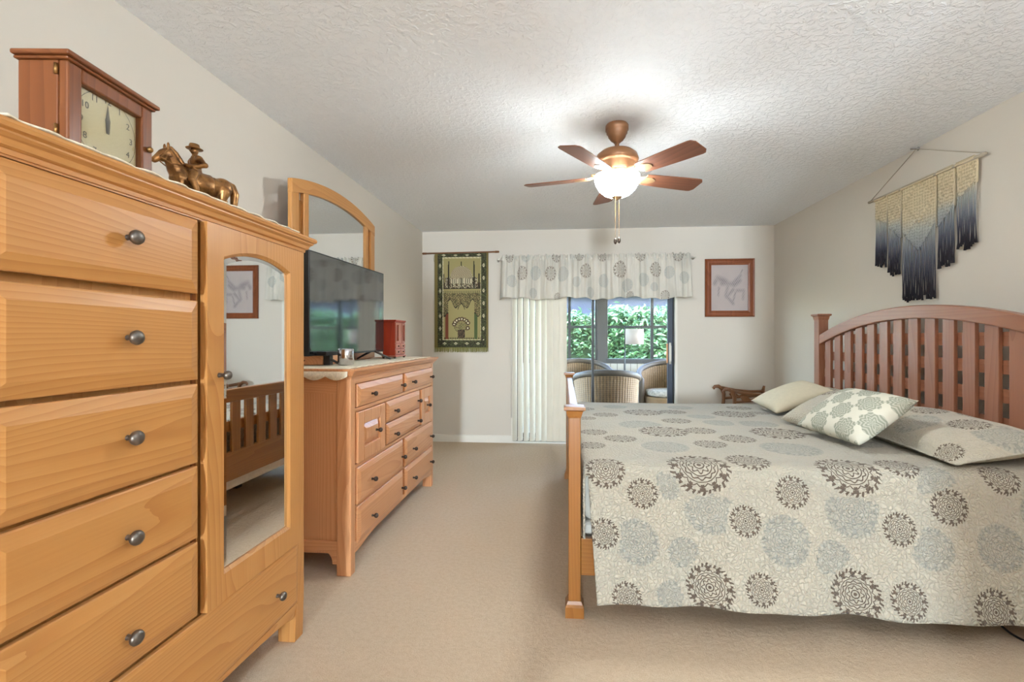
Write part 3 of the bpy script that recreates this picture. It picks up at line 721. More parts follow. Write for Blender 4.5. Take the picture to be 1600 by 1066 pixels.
# ------------------------------------------------------------------ dresser
ds = thing('dresser', 'long pine dresser with eight drawers and two doors', 'dresser', (-1.30, 3.095, 0))
DX = -1.065; E0, E1 = 2.333, 3.860
b = B(); b.box((-1.52, E0 + .012, .11), (DX - .02, E1 - .012, 1.0)); b.build('carcass', M['dresser_z'], ds, **W)
for ya, yb in ((E0, E0 + .055), (E1 - .05, E1)):
    b = B(); out = [(ya, 0), (yb, 0), (yb, 1.0), (ya, 1.0)]
    b.prism(out, 'x', DX - .075, DX - .0005); b.build('corner_post', M['dresser_z'], ds, bevel=.005, **W)
    b = B(); b.prism(out, 'x', -1.53, -1.46); b.build('corner_post', M['dresser_z'], ds, bevel=.005, **W)
for ye in (E0 + .003, E1 - .003):
    sg = 1 if ye < 3 else -1
    lo, hi = sorted((ye, ye + sg * .018))
    arc = [(-1.46, .175), (DX - .075, .175)] + [(DX - .075, .06)] + [(DX - .075 - .022 - .05 * (1 - cos(a)), .06 + .065 * sin(a)) for a in [pi / 2 * i / 8 for i in range(9)]]
    arc += [(-1.46 + .022 + .05 * (1 - cos(a)), .06 + .065 * sin(a)) for a in [pi / 2 * (8 - i) / 8 for i in range(9)]] + [(-1.46, .06)]
    b = B(); b.prism(arc, 'y', lo, hi); b.build('side_apron', M['dresser_x'], ds, **W)
    lo, hi = sorted((ye + sg * .001, ye + sg * .016))
    b = B(); b.box((-1.46, lo, .92), (DX - .075, hi, 1.0)); b.build('side_rail', M['dresser_x'], ds, **W)
ap = [(E0 + .05, .155)] + [(E0 + .05, .10)] + [(E0 + .09 + (E1 - E0 - .18) * i / 24, .100 + .028 * min(1, sin(pi * i / 24) * 2.2)) for i in range(25)] + [(E1 - .05, .10), (E1 - .05, .155)]
b = B(); b.prism(ap, 'x', DX - .022, DX - .001); b.build('apron', M['dresser_y'], ds, **W)
b = B()
for z0, z1 in ((.966, 1.0), (.820, .838), (.532, .548), (.331, .336)): b.box((DX - .021, E0 + .05, z0), (DX - .003, E1 - .05, z1))
b.build('face_rail', M['dresser_y'], ds, **W)
b = B(); crown(b, -1.53, DX, E0, E1, [(-.003, .992), (.003, .993), (.005, 1.003), (.016, 1.012), (.026, 1.026), (.030, 1.030), (.034, 1.034), (.036, 1.040), (.032, 1.046)])
b.build('top', M['dresser_y'], ds, **W)
def fr(y0, y1, z0, z1, ks): return front(ds, 'drawer', y0, y1, z0, z1, DX, M['dresser_y'], M['knob_dark'], ks, .0135, .026, .020)
LA, LB, RA, RB = 2.402, 3.106, 3.146, 3.806
fr(LA, LB, .842, .962, [(2.572, .895), (3.055, .895)]); fr(RA, RB, .842, .962, [(3.285, .895), (3.735, .895)])
fr(2.812, 3.475, .690, .817, [(2.931, .747), (3.410, .747)]); fr(2.812, 3.475, .556, .683, [(2.931, .602), (3.410, .602)])
fr(LA, LB, .340, .529, [(2.572, .425), (3.065, .425)]); fr(RA, RB, .340, .529, [(3.299, .425), (3.735, .425)])
fr(LA, LB, .140, .327, [(2.575, .222), (3.065, .222)]); fr(RA, RB, .140, .327, [(3.299, .222), (3.735, .222)])
for ya, yb, ky in ((LA, 2.778, 2.644), (3.510, RB, 3.66)):
    b = B()
    ya2, yb2, za, zb = ya + .075, yb - .075, .625, .745
    for lo, hi in (((DX - .012, ya, .552), (DX + .010, ya2, .816)), ((DX - .012, yb2, .552), (DX + .010, yb, .816)), ((DX - .012, ya2, .552), (DX + .010, yb2, za)), ((DX - .012, ya2, zb), (DX + .010, yb2, .816))): b.box(lo, hi)
    o = b.build('door', M['dresser_z'], ds, bevel=.003, **W)
    b = B(); b.raised(DX - .012, ya2 + .001, yb2 - .001, za + .001, zb - .001, .028, .006, .018); b.build('door_panel', M['dresser_z'], o, **W)
    knob_b(DX + .006, ky, .682, .0135, M['knob_dark'], o)
runner('lace_runner', 'cream scalloped lace runner along the dresser top', -1.40, -1.075, 2.34, 3.80, 1.0465, 3, M['lace'])

# dresser mirror
mr = thing('dresser_mirror', 'arched pine mirror standing against the wall behind the television', 'mirror', (-1.505, 3.115, 1.046))
a0, a1 = 2.533, 3.697; mxf, mxb = -1.49, -1.518
def topz(y, off): u = (y - 3.115) / .582; return 2.162 - .078 * u * u * 1.0 - off
def archbar(ya, yb, o0, o1, n=28):
    ys = [ya + (yb - ya) * i / n for i in range(n + 1)]
    return [(y, topz(y, o0)) for y in ys] + [(y, topz(y, o1)) for y in ys[::-1]]
b = B(); b.prism(archbar(a0, a1, 0, .080), 'x', mxb, mxf); b.build('top_rail', M['pine_y'], mr, bevel=.003, **W)
for ya, yb in ((a0, a0 + .075), (a0 + .125, a0 + .178), (a1 - .178, a1 - .125), (a1 - .075, a1)):
    b = B(); b.prism([(ya, 1.05), (yb, 1.05), (yb, topz(yb, .079)), (ya, topz(ya, .079))], 'x', mxb + .001, mxf - .002); b.build('stile', M['pine_z'], mr, bevel=.003, **W)
for ya, yb in ((a0 + .075, a0 + .125), (a1 - .125, a1 - .075)):
    b = B(); b.box((mxb + .002, ya, 1.05), (mxf - .017, yb, 1.99)); b.build('inset_panel', M['bed_z'], mr, **W)
b = B(); b.box((mxb, a0 + .07, 1.047), (mxf, a1 - .07, 1.13)); b.build('bottom_rail', M['pine_y'], mr, bevel=.003, **W)
ga, gb = a0 + .172, a1 - .172
b = B(); b.prism([(ga, 1.12), (gb, 1.12)] + [(gb + (ga - gb) * i / 20, topz(gb + (ga - gb) * i / 20, .074)) for i in range(21)], 'x', mxb + .004, mxf - .012); b.build('mirror_glass', M['mirror'], mr, **W)

# television
tv_ = thing('television', 'flat black television on splayed feet on the dresser', 'television', (-1.318, 2.885, 1.052), radians(-2.2))
b = B(); b.box((-.022, -.478, .052), (.010, .478, .612)); b.build('housing', M['black_plastic'], tv_, bevel=.004)
b = B(); b.box((.0098, -.470, .064), (.0115, .470, .604)); b.build('screen', M['screen'], tv_)
for y in (-.36, .33):
    b = B(); b.tube([(-.11, y - .02, .006), (-.02, y, .058), (.005, y, .060), (.115, y + .015, .006)], [.006, .008, .009, .006], 8); b.build('foot', M['dark_stand'], tv_, smooth=True)
# small objects on the dresser
b = B(); b.lathe([(.040, 0), (.0425, .003), (.0425, .085), (.040, .0885), (.036, .0885), (.036, .01), (.001, .01)], (0, 0, 0), 40)
o = b.build('metal_canister', M['steel'], smooth=False, bevel=0); o.location = (-1.195, 2.555, 1.0535); tag(o, 'shiny silver metal cup standing before the television', 'cup')
for p in o.data.polygons: p.use_smooth = abs(p.normal.z) < .5
b = B(); b.box((-.06, -.11, 0), (.06, .11, .058)); o = b.build('wooden_box', M['dresser_y'], bevel=.004); o.location = (-1.365, 2.62, 1.0535); tag(o, 'low brown wooden box under the black media player', 'box')
pl = thing('media_player', 'small black media player box resting before the screen', 'media player', (-1.285, 2.535, 1.0535))
b = B(); b.box((-.018, -.02, 0), (.018, .02, .052)); b.build('stand', M['black_plastic'], pl, bevel=.003)
b = B(); b.box((-.03, -.075, .052), (.03, .075, .074)); b.build('body', M['black_plastic'], pl, bevel=.004)
jb = thing('jewelry_box', 'small red mahogany jewelry cabinet at the dresser end', 'jewelry box', (-1.26, 3.49, 1.0535))
b = B(); b.box((-.047, -.105, .022), (.044, .105, .268)); b.build('case', M['jewel_red'], jb, bevel=.002)
b = B(); b.box((-.052, -.112, .268), (.054, .112, .280)); b.box((-.050, -.110, .262), (.050, .110, .268)); b.build('lid', M['jewel_red'], jb, bevel=.003)
b = B(); b.box((-.052, -.112, .010), (.054, .112, .022)); b.build('base', M['jewel_front'], jb, bevel=.003)
for sx in (-.042, .042):
    for sy in (-.10, .10): B().sphere((sx, sy, .006), .010, 10, 6, (1, 1, .7)).build('foot', M['knob_dark'], jb, smooth=True)
for ya, yb, gx in ((-.103, -.030, 1), (.030, .103, -1)):
    b = B(); b.box((.044, ya, .112), (.050, ya + .014, .258)); b.box((.044, yb - .014, .112), (.050, yb, .258)); b.box((.044, ya + .014, .112), (.050, yb - .014, .126)); b.box((.044, ya + .014, .244), (.050, yb - .014, .258))
    o = b.build('door', M['jewel_front'], jb); B().box((.044, ya + .014, .126), (.047, yb - .014, .244)).build('pane', M['clear_glass'], o)
b = B(); b.box((.044, -.028, .112), (.049, .028, .258)); b.build('center_panel', M['jewel_front'], jb)
for z0 in (.028, .070):
    for ya, yb in ((-.103, -.002), (.002, .103)):
        b = B(); b.box((.044, ya, z0), (.051, yb, z0 + .036)); o = b.build('drawer', M['jewel_front'], jb, bevel=.002)
        B().sphere((.054, (ya + yb) / 2, z0 + .018), .005, 8, 6).build('knob', M['knob_dark'], o, smooth=True)

# ------------------------------------------------------------------ bed
bed = thing('bed', 'pine slatted bed frame with arched headboard', 'bed', (1.1, 3.13, 0))
HX = 2.12
def post(x, y, w, h, pw, cw, wd='bed_z'):
    b = B(); b.box((x - w, y - w, .03), (x + w, y + w, h - .04)); o = b.build('post', M[wd], bed, bevel=.004, **W)
    b = B(); sq = lambda r, z: [(x - r, y - r, z), (x + r, y - r, z), (x + r, y + r, z), (x - r, y + r, z)]
    b.loops([sq(w, h - .05), sq(w + .003, h - .042), sq(cw - .010, h - .020), sq(cw, h - .014), sq(cw, h - .003), sq(cw - .006, h)])
    b.build('post_cap', M[wd], o, **W)
    b = B(); b.loops([sq(pw, 0), sq(pw, .045), sq(pw - .006, .055), sq(w + .002, .068)]); b.build('post_plinth', M[wd], o, **W)
FX = .046
post(FX, 2.108, .0265, .905, .040, .046); post(FX, 4.158, .0265, .905, .040, .046)
post(HX, 2.085, .038, 1.400, .05, .055, 'head_z'); post(HX, 4.175, .038, 1.400, .05, .055, 'head_z')
def harc(y, top): u = (y - 3.13) / 1.0; return top - .168 * u * u
ys = [2.123 + (4.137 - 2.123) * i / 40 for i in range(41)]
b = B(); b.prism([(y, harc(y, 1.397)) for y in ys] + [(y, harc(y, 1.318)) for y in ys[::-1]], 'x', HX - .036, HX + .022); b.build('headboard_top_rail', M['head_y'], bed, bevel=.006, **W)
b = B(); b.box((HX - .012, 2.12, .30), (HX + .012, 4.14, .52)); b.build('headboard_bottom_rail', M['head_y'], bed, bevel=.003, **W)
for k in range(15):
    ya = 4.005 - .1345 * k; yb = ya + .079
    if ya < 2.12: ya = 2.124
    b = B(); b.prism([(ya, .50), (yb, .50), (yb, harc(yb, 1.322)), (ya, harc(ya, 1.322))], 'x', HX - .016, HX + .004); b.build('headboard_slat', M['head_z'], bed, bevel=.002, **W)
for z0, z1 in ((.60, .675), (.742, .812), (.884, .952), (1.024, 1.092), (1.160, 1.230)):
    c = sqrt(max(0, (1.318 - z1) / .168)); c = min(1, c) if z1 > 1.15 else 1
    b = B(); b.box((HX + .0045, max(2.123, 3.13 - c * 1.0), z0), (HX + .018, min(4.137, 3.13 + c * 1.0), z1)); b.build('headboard_lattice', M['head_y'], bed, **W)
b = B(); b.box((FX - .022, 2.134, .790), (FX + .022, 4.132, .872)); b.build('footboard_top_rail', M['bed_y'], bed, bevel=.006, **W)
b = B(); b.box((FX - .014, 2.134, .285), (FX + .014, 4.132, .47)); b.build('footboard_bottom_rail', M['bed_y'], bed, bevel=.004, **W)
for k in range(15):
    ya = 4.005 - .1345 * k; yb = ya + .079
    if k == 14: ya = 2.134
    b = B(); b.box((FX - .016, ya, .465), (FX + .002, yb, .795)); b.build('footboard_slat', M['bed_z'], bed, bevel=.002, **W)
b = B(); b.box((FX + .0025, 2.134, .600), (FX + .014, 4.132, .665)); b.build('footboard_lattice', M['bed_y'], bed, **W)
for y in (2.105, 4.155):
    b = B(); b.box((FX + .0275, y - .014, .175), (HX - .038, y + .014, .335)); b.build('side_rail', M['bed_x'], bed, bevel=.003, **W)
for y in (2.6, 3.13, 3.66):
    b = B(); b.box((.5, y - .03, 0), (.56, y + .03, .20)); b.build('support_leg', M['black_plastic'], bed, **W)
def rbox(b, lo, hi, r):
    b.box(lo, hi); return b
o = rbox(B(), (.085, 2.16, .20), (2.06, 4.10, .38), .03).build('box_spring', M['mattress'], bevel=.03, seg=3); tag(o, 'pale box spring under the mattress of the bed', 'box spring')
o = rbox(B(), (.085, 2.155, .3805), (2.06, 4.105, .632), .05).build('mattress', M['mattress'], bevel=.045, seg=4); tag(o, 'cream king mattress under the medallion quilt', 'mattress')

MED = [(0.29, 1.32, 0.097, 'b'), (0.57, 1.46, 0.152, 'b'), (0.79, 1.51, 0.106, 'b'), (0.93, 1.29, 0.099, 'g'), (0.72, 1.09, 0.1, 'b'), (1.19, 1.42, 0.155, 'b'), (0.17, 0.7, 0.084, 'b'), (0.3, 0.53, 0.094, 'b'), (0.57, 0.74, 0.15, 'b'), (0.78, 0.77, 0.095, 'b'), (0.92, 0.57, 0.1, 'b'), (0.74, 0.44, 0.089, 'b'), (1.2, 0.75, 0.155, 'b'), (1.39, 1.5, 0.08, 'b'), (0.14, 0.36, 0.075, 'b'), (0.18, 0.03, 0.09, 'b'), (0.58, 0.06, 0.14, 'b'), (0.81, 0.13, 0.1, 'b'), (1.19, 0.06, 0.13, 'b'), (1.41, 0.10, 0.088, 'b'),
 (0.47, 0.93, 0.14, 'g'), (0.50, 0.36, 0.12, 'g'), (1.1, 0.37, 0.143, 'g'), (1.2, 1.02, 0.121, 'g'), (0.97, 1.04, 0.102, 'g'), (1.50, .02, 0.088, 'g'), (0.33, -0.07, 0.069, 'b'), (0.74, -0.17, 0.069, 'b'), (0.94, -0.05, 0.072, 'b'), (0.155, -0.24, 0.068, 'b'), (0.23, -0.49, 0.068, 'b'), (0.57, -0.44, 0.101, 'b'), (0.77, -0.43, 0.07, 'b'), (0.6, -0.13, 0.108, 'g'), (0.29, -0.27, 0.098, 'g'), (0.48, -0.31, 0.068, 'g'), (0.89, -0.24, 0.105, 'g'), (0.44, -0.03, 0.066, 'g'), (0.41, -0.47, 0.06, 'g'), (1.54, -0.09, 0.077, 'b'), (1.34, -0.18, 0.07, 'b'), (1.14, -0.44, 0.104, 'b'), (1.33, -0.44, 0.075, 'b'), (1.64, -0.47, 0.09, 'b'), (1.76, 0.03, 0.075, 'b'), (1.17, -0.12, 0.11, 'g'), (1.07, -0.31, 0.078, 'g'), (1.45, -0.25, 0.085, 'g'), (1.71, -0.24, 0.095, 'g'), (1.90, -.30, .09, 'b'), (1.9, -.1, .1, 'g'), (.15, 1.15, .07, 'b'), (.9, 1.75, .1, 'g'), (.4, 1.75, .1, 'g'), (1.5, 1.1, .1, 'g'), (1.5, .5, .1, 'g'), (1.35, 1.78, .1, 'b'), (.15, 1.6, .09, 'b'), (1.75, .45, .1, 'b'), (1.75, 1.2, .1, 'b')]
def paint_med(bm, cloth, meds):
    """give each face its medallion: UVs relative to the medallion's centre in the cloth's own flat coordinates"""
    uvl = bm.loops.layers.uv.new('med'); cl = bm.loops.layers.color.new('medtype')
    for f in bm.faces:
        cs = sum(cloth[v][0] for v in f.verts) / len(f.verts); ct = sum(cloth[v][1] for v in f.verts) / len(f.verts)
        best = None
        for m in meds:
            q = hypot(cs - m[0], ct - m[1]) / m[2] + (0 if m[3] == 'b' else .02)
            if m[3] == 'g' : q += .35 if q < 1.02 else 0
            if best is None or q < best[0]: best = (q, m)
        m = best[1]; bcol = 1. if m[3] == 'b' else 0.
        for lp in f.loops:
            s_, t_ = cloth[lp.vert]
            lp[uvl].uv = ((s_ - m[0]) / m[2], (t_ - m[1]) / m[2]); lp[cl] = (bcol, bcol, bcol, 1)
def smooth_path(keys, n):
    """sample a polyline by arc length"""
    d = [0]
    for a, c in zip(keys, keys[1:]): d.append(d[-1] + hypot(c[0] - a[0], c[1] - a[1]))
    out = []
    for i in range(n + 1):
        q = d[-1] * i / n
        for k in range(len(d) - 1):
            if q <= d[k + 1] + 1e-9: break
        u = (q - d[k]) / max(1e-9, d[k + 1] - d[k]); out.append((keys[k][0] + u * (keys[k + 1][0] - keys[k][0]), keys[k][1] + u * (keys[k + 1][1] - keys[k][1]), q))
    return out
def quilt():
    near = [(1.985, .105), (2.012, .22), (2.045, .36), (2.068, .47), (2.080, .55)]
    arcn = [(2.080 + .085 * (1 - cos(a)), .565 + .088 * sin(a)) for a in [pi / 2 * i / 8 for i in range(9)]]
    far = [(4.265 - y, z) for y, z in [(p[0] - 1.985 , p[1]) for p in (near + arcn)]]
    keys = near + arcn + [(3.13, .664)] + [(6.26 - y, z) for y, z in (near + arcn)[::-1]]
    NT, NS = 250, 190
    path = smooth_path(keys, NT); t0 = None
    for y, z, q in path:
        if z > .60: t0 = q; break
    bm = bmesh.new(); cloth = {}; G = []
    s0, s1 = .105, 2.045
    for i in range(NS + 1):
        s_ = s0 + (s1 - s0) * i / NS; row = []
        for (y, z, q) in path:
            x = s_; t_ = q - t0; yy, zz = y, z
            side = -1 if y < 3.13 else 1
            hang = max(0, .58 - z) / .48
            yy += side * (.012 * sin(s_ * 9 + 1) + .008 * sin(s_ * 21)) * hang + side * .03 * hang * max(0, (s_ - 1.5)) 
            if hang > 0: x += .03 * hang * (1 - (s_ - s0) / (s1 - s0)); zz += hang * (.010 * sin(s_ * 2.2 + .6) + .004 * sin(s_ * 13)) + hang * .012 * max(0, s_ - 1.2)
            else: zz += .004 * mnoise.noise(Vector((x * 3, y * 3, 0))) + .0025 * mnoise.noise(Vector((x * 9, y * 9, 4)))
            v = bm.verts.new((x, yy, zz)); cloth[v] = (s_, t_); row.append(v)
        G.append(row)
    for a, c in zip(G, G[1:]):
        for j in range(NT): bm.faces.new([a[j], c[j], c[j + 1], a[j + 1]])
    # foot end of the quilt tucked down inside the footboard
    js = [j for j in range(NT + 1) if G[0][j].co.z > .60]; prev = [G[0][j] for j in js]
    for k in range(1, 26):
        row = []
        for j in js:
            p = G[0][j].co; e = .012 * k; r_ = min(1, e / .03)
            v = bm.verts.new((p.x - .018 * sin(min(1, e / .03) * pi / 2), p.y, p.z - max(0, e - .012) - .006 * r_)); cloth[v] = (s0 - e, cloth[G[0][j]][1]); row.append(v)
        for j in range(len(js) - 1): bm.faces.new([prev[j], prev[j + 1], row[j + 1], row[j]])
        prev = row
    paint_med(bm, cloth, MED + [(-.02, .12, .085, 'b'), (-.1, .6, .09, 'b'), (-.1, 1.1, .1, 'g')])
    x = B(); x.bm.free(); x.bm = bm
    return tag(x.build('quilt', M['quilt'], smooth=True, solid=.010), 'cream quilt printed with brown and gray medallions spread over the bed', 'quilt')
quilt()

def pillow(name, label, w, d, h, mat, mtx, meds, flange=0, group=None, back=None):
    """soft cushion: local x = width, y = depth, z = thickness"""
    bm = bmesh.new(); cloth = {}; N = 36; top = []; bot = []
    for i in range(N + 1):
        rt, rb = [], []
        for j in range(N + 1):
            u, v = -1 + 2 * i / N, -1 + 2 * j / N
            cu, cv = u, v
            k = 1 - .055 * (1 - abs(v) ** 2) * abs(u) ** 6; k2 = 1 - .055 * (1 - abs(u) ** 2) * abs(v) ** 6
            x, y = u * w / 2 * k, v * d / 2 * k2
            fu = 1 - flange / (w / 2); fv = 1 - flange / (d / 2)
            a = min(1, abs(u) / fu); c = min(1, abs(v) / fv)
            th = h / 2 * max(0, (1 - a ** 2.6) * (1 - c ** 2.6)) ** .55
            th *= 1 + .10 * mnoise.noise(Vector((x * 5, y * 5, w * 10)))
            p = bm.verts.new((x, y, th + .004)); cloth[p] = (x, y); rt.append(p)
            if i in (0, N) or j in (0, N): rb.append(p)
            else: p2 = bm.verts.new((x, y, -th * .75 - .002)); cloth[p2] = (x + 5, y + 5); rb.append(p2)
        top.append(rt); bot.append(rb)
    for i in range(N):
        for j in range(N):
            bm.faces.new([top[i][j], top[i + 1][j], top[i + 1][j + 1], top[i][j + 1]])
            bm.faces.new([bot[i][j + 1], bot[i + 1][j + 1], bot[i + 1][j], bot[i][j]])
    if meds is None:
        uvl = bm.loops.layers.uv.new('med')
        for f in bm.faces:
            for lp in f.loops: lp[uvl].uv = (lp.vert.co.x / w + .5, lp.vert.co.y / w + .5)
    else: paint_med(bm, cloth, meds)
    x = B(); x.bm.free(); x.bm = bm
    o = x.build(name, mat, smooth=True); o.matrix_world = mtx
    return tag(o, label, 'pillow', group or 'pillows at the head of the bed')
def frame_m(c, ux, vy):
    """matrix from centre and in-plane axes"""
    ux = Vector(ux).normalized(); vy = Vector(vy); vy = (vy - ux * vy.dot(ux)).normalized(); n = ux.cross(vy)
    m = Matrix((ux, vy, n)).transposed().to_4x4(); m.translation = Vector(c); return m
# shams lie against the headboard; their local x runs along -y (towards the viewer), local y towards the headboard
sm_m = [(-.22, .10, .085, 'g'), (.20, .02, .085, 'b'), (-.08, .05, .085, 'b'), (.33, .04, .1, 'g'), (.05, -.1, .10, 'g'), (.02, .18, .07, 'b'), (-.35, -.1, .085, 'b'), (.36, -.2, .06, 'b')]
pillow('pillow_sham', 'quilted medallion sham at the near side of the headboard', .93, .50, .17, M['sham'], frame_m((1.845, 2.575, .728), (0, -1, -.03), (1, 0, .17)), sm_m, .03)
pillow('pillow_sham', 'quilted medallion sham at the far side, by the wooden bench', .93, .50, .17, M['sham'], frame_m((1.845, 3.66, .735), (0, -1, 0), (1, 0, .20)), [(-a, c, r_, k) for a, c, r_, k in sm_m], .03)
pillow('throw_pillow', 'sage and cream lattice patterned throw pillow in front', .46, .36, .15, M['sage'], frame_m((1.485, 2.620, .805), (.07, -.45, -.01), (.27, .05, .19)), None, .0)
pillow('throw_pillow', 'cream pillow with brown medallions half hidden by the sage one', .46, .42, .15, M['sham'], frame_m((1.575, 2.955, .775), (.05, -.45, 0), (.33, .03, .15)), [(-.10, .10, .075, 'b'), (-.185, .0, .05, 'g'), (.16, -.1, .07, 'g'), (.05, .15, .06, 'b')], .0)
pillow('throw_pillow', 'plain cream pillow leaning farthest from the viewer', .36, .42, .12, M['cream'], frame_m((1.62, 3.60, .782), (.04, -.45, -.05), (.42, .05, .17)), [(.05, .05, .1, 'g')], .0)

# cords on the floor at the bed's near side
def cord(name, label, pts, r, mat):
    P = []
    for i in range(len(pts) - 1):
        p0 = Vector(pts[max(i - 1, 0)]); p1 = Vector(pts[i]); p2 = Vector(pts[i + 1]); p3 = Vector(pts[min(i + 2, len(pts) - 1)])
        for k in range(8):
            t_ = k / 8; P.append(.5 * ((2 * p1) + (p2 - p0) * t_ + (2 * p0 - 5 * p1 + 4 * p2 - p3) * t_ ** 2 + (3 * p1 - p0 - 3 * p2 + p3) * t_ ** 3))
    P.append(Vector(pts[-1])); o = B().tube(P, r, 8).build(name, mat, smooth=True); return tag(o, label, 'cord', 'cords on the floor')
cord('power_cord', 'black power cord curling from under the quilt', [(1.83, 2.35, .006), (1.815, 2.20, .006), (1.80, 2.09, .006), (1.84, 2.02, .006), (1.95, 1.97, .006), (2.10, 1.99, .006), (2.20, 2.0, .006)], .0045, M['rope_dark'])
cord('lamp_cord', 'white cord beside the black one under the quilt', [(1.90, 2.35, .005), (1.90, 2.22, .005), (1.93, 2.12, .005), (2.02, 2.06, .005), (2.15, 2.06, .005), (2.22, 2.07, .005)], .0038, M['cord_white'])

# ------------------------------------------------------------------ wall hangings
def painted_sheet(bm, NX, NZ, P, fn):
    """fine grid whose faces take the colour of a woven or printed design"""
    cl = bm.loops.layers.color.new('paint')
    V = [[bm.verts.new(P(i / NX, j / NZ)) for j in range(NZ + 1)] for i in range(NX + 1)]
    for i in range(NX):
        for j in range(NZ):
            f = bm.faces.new([V[i][j], V[i + 1][j], V[i + 1][j + 1], V[i][j + 1]]); c = fn((i + .5) / NX, (j + .5) / NZ)
            for lp in f.loops: lp[cl] = c
def s2(c):  # colour attribute wants linear floats stored through the byte layer
    return tuple((v / 255) for v in c) + (1,)
OLV, DRK, LGT, BRN = s2((158, 146, 100)), s2((58, 54, 46)), s2((224, 214, 178)), s2((112, 90, 70))
GRN = s2((92, 96, 64))
def rug(u, v):
    """domed hall over an archway with a flower urn; u right, v up, both 0..1"""
    hsh = (math.sin(u * 917.3 + v * 431.7) * 43758.5) % 1
    x = abs(u - .5)
    if u < .055 or u > .965: return s2((122, 108, 66))
    if u < .15 or u > .87 or v > .955 or v < .075:
        # border with white diamonds
        if v > .955: a, c = ((u - .5) * 4.6) % 1 - .5, (v - .978) * 26
        elif v < .075: a, c = ((u - .5) * 4.8) % 1 - .5, (v - .04) * 22
        else: a, c = ((v) * 7.5) % 1 - .5, ((u - (.105 if u < .5 else .915))) * 13
        q = abs(a) * 2.6 + abs(c) * 1.6
        if .28 < q < .46 or q < .12: return LGT
        return GRN if hsh > .62 else DRK
    if u < .165 or u > .855 or v > .945 or v < .085: return LGT if int(v * 160 + u * 90) % 2 else OLV
    if v > .62:   # domed hall
        w = (v - .62) / .32
        if w < .03: return DRK
        dome = .16 * sqrt(max(0, 1 - (x / .20) ** 2)) * 2.1
        if x < .20 and .36 < w < .42 + dome: return BRN if (int(w * 60) + int(u * 70)) % 3 else LGT
        if x < .012 and w < .90: return DRK
        for mx_, top_ in ((.235, .92), (.33, .50)):
            if abs(x - mx_) < (.014 if w < .8 else .008) and w < top_: return DRK
        if x < .30 and w < .42 - .5 * max(0, x - .18):
            if .18 < w < .34 and x < .2: return DRK if int(u * 64) % 2 else LGT
            return DRK if hsh > .55 else (BRN if hsh > .25 else LGT)
        if x < .36 and w < .20: return BRN if hsh > .4 else DRK
        return OLV
    if v > .575: return OLV if v > .60 else (DRK if int(u * 90) % 3 == 0 else OLV)
    # archway: lobed top, columns, urn of flowers
    lob = .47 + .045 * cos((u - .5) * 30) - (.09 if x > .24 else 0) - (.0 if x > .07 else .045)
    if v > lob: return (BRN if (math.sin(u * 130) * math.sin(v * 230) > .25) else (DRK if hsh > .8 else (GRN if hsh > .45 else OLV)))
    if v > lob - .012: return DRK
    if .245 < x < .30:
        if v < .37: return (s2((120, 70, 52)) if u < .5 else s2((84, 96, 62))) if v < .355 else DRK
        return OLV
    du, dv = u - .5, (v - .20) * 1.75
    if abs(du) < .07 and .10 < v < .185: return DRK if hsh > .4 else BRN
    for k in range(9):
        a = -.5 + pi * k / 8 + (.5 if k else 0); fx, fy = .135 * cos(a * .95), .060 + .115 * sin(a * .95)
        q = hypot(du - fx, dv - fy)
        if q < .015: return LGT
        if q < .040: return BRN if hsh > .35 else DRK
    if hypot(du, dv - .05) < .14 and hsh > .55: return GRN if hsh > .75 else BRN
    if v < .105 and int(u * 60) % 2: return DRK
    return OLV
tp = thing('tapestry', 'olive woven tapestry of a domed hall and flower urn', 'tapestry', (-1.18, YB - .03, 1.64))
TW, TH = .315, .545
bm = bmesh.new(); painted_sheet(bm, 120, 210, lambda u, v: ((u - .5) * 2 * TW, .012 + .006 * sin(u * 5) * (1 - v), (v - .5) * 2 * TH), rug)
x_ = B(); x_.bm.free(); x_.bm = bm; x_.build('woven_panel', M['woven_picture'], tp, smooth=True, solid=.004)
bm = bmesh.new(); cl = bm.loops.layers.color.new('paint')
for i in range(110):
    u = -TW + 2 * TW * (i + .5) / 110; L_ = random.uniform(.045, .06); a = random.uniform(-.006, .006)
    f = bm.faces.new([bm.verts.new(p) for p in ((u - .0025, .012, -TH), (u + .0025, .012, -TH), (u + a + .0022, .010, -TH - L_), (u + a - .0022, .010, -TH - L_))])
    for lp in f.loops: lp[cl] = s2((136, 132, 84))
x_ = B(); x_.bm.free(); x_.bm = bm; x_.build('fringe', M['woven_picture'], tp, solid=.003)
B().tube([(-.425, .012, TH + .000), (0, .012, TH + .004), (.405, .012, TH + .008)], .009, 12).build('rod', M['walnut_x'], tp, smooth=True)
for x, z in ((-.435, TH), (.415, TH + .008)): B().lathe([(.002, -.03), (.011, -.022), (.014, -.008), (.010, .004), (.013, .010), (.011, .022), (.002, .028)], (x, .012, z), 14, 'x').build('rod_finial', M['walnut_x'], tp, smooth=True)
B().tube([(-.31, .012, TH), (-.325, .010, TH - .06), (-.318, .010, TH - .10)], .003, 6).build('hanging_cord', M['pale_cord'], tp, smooth=True)

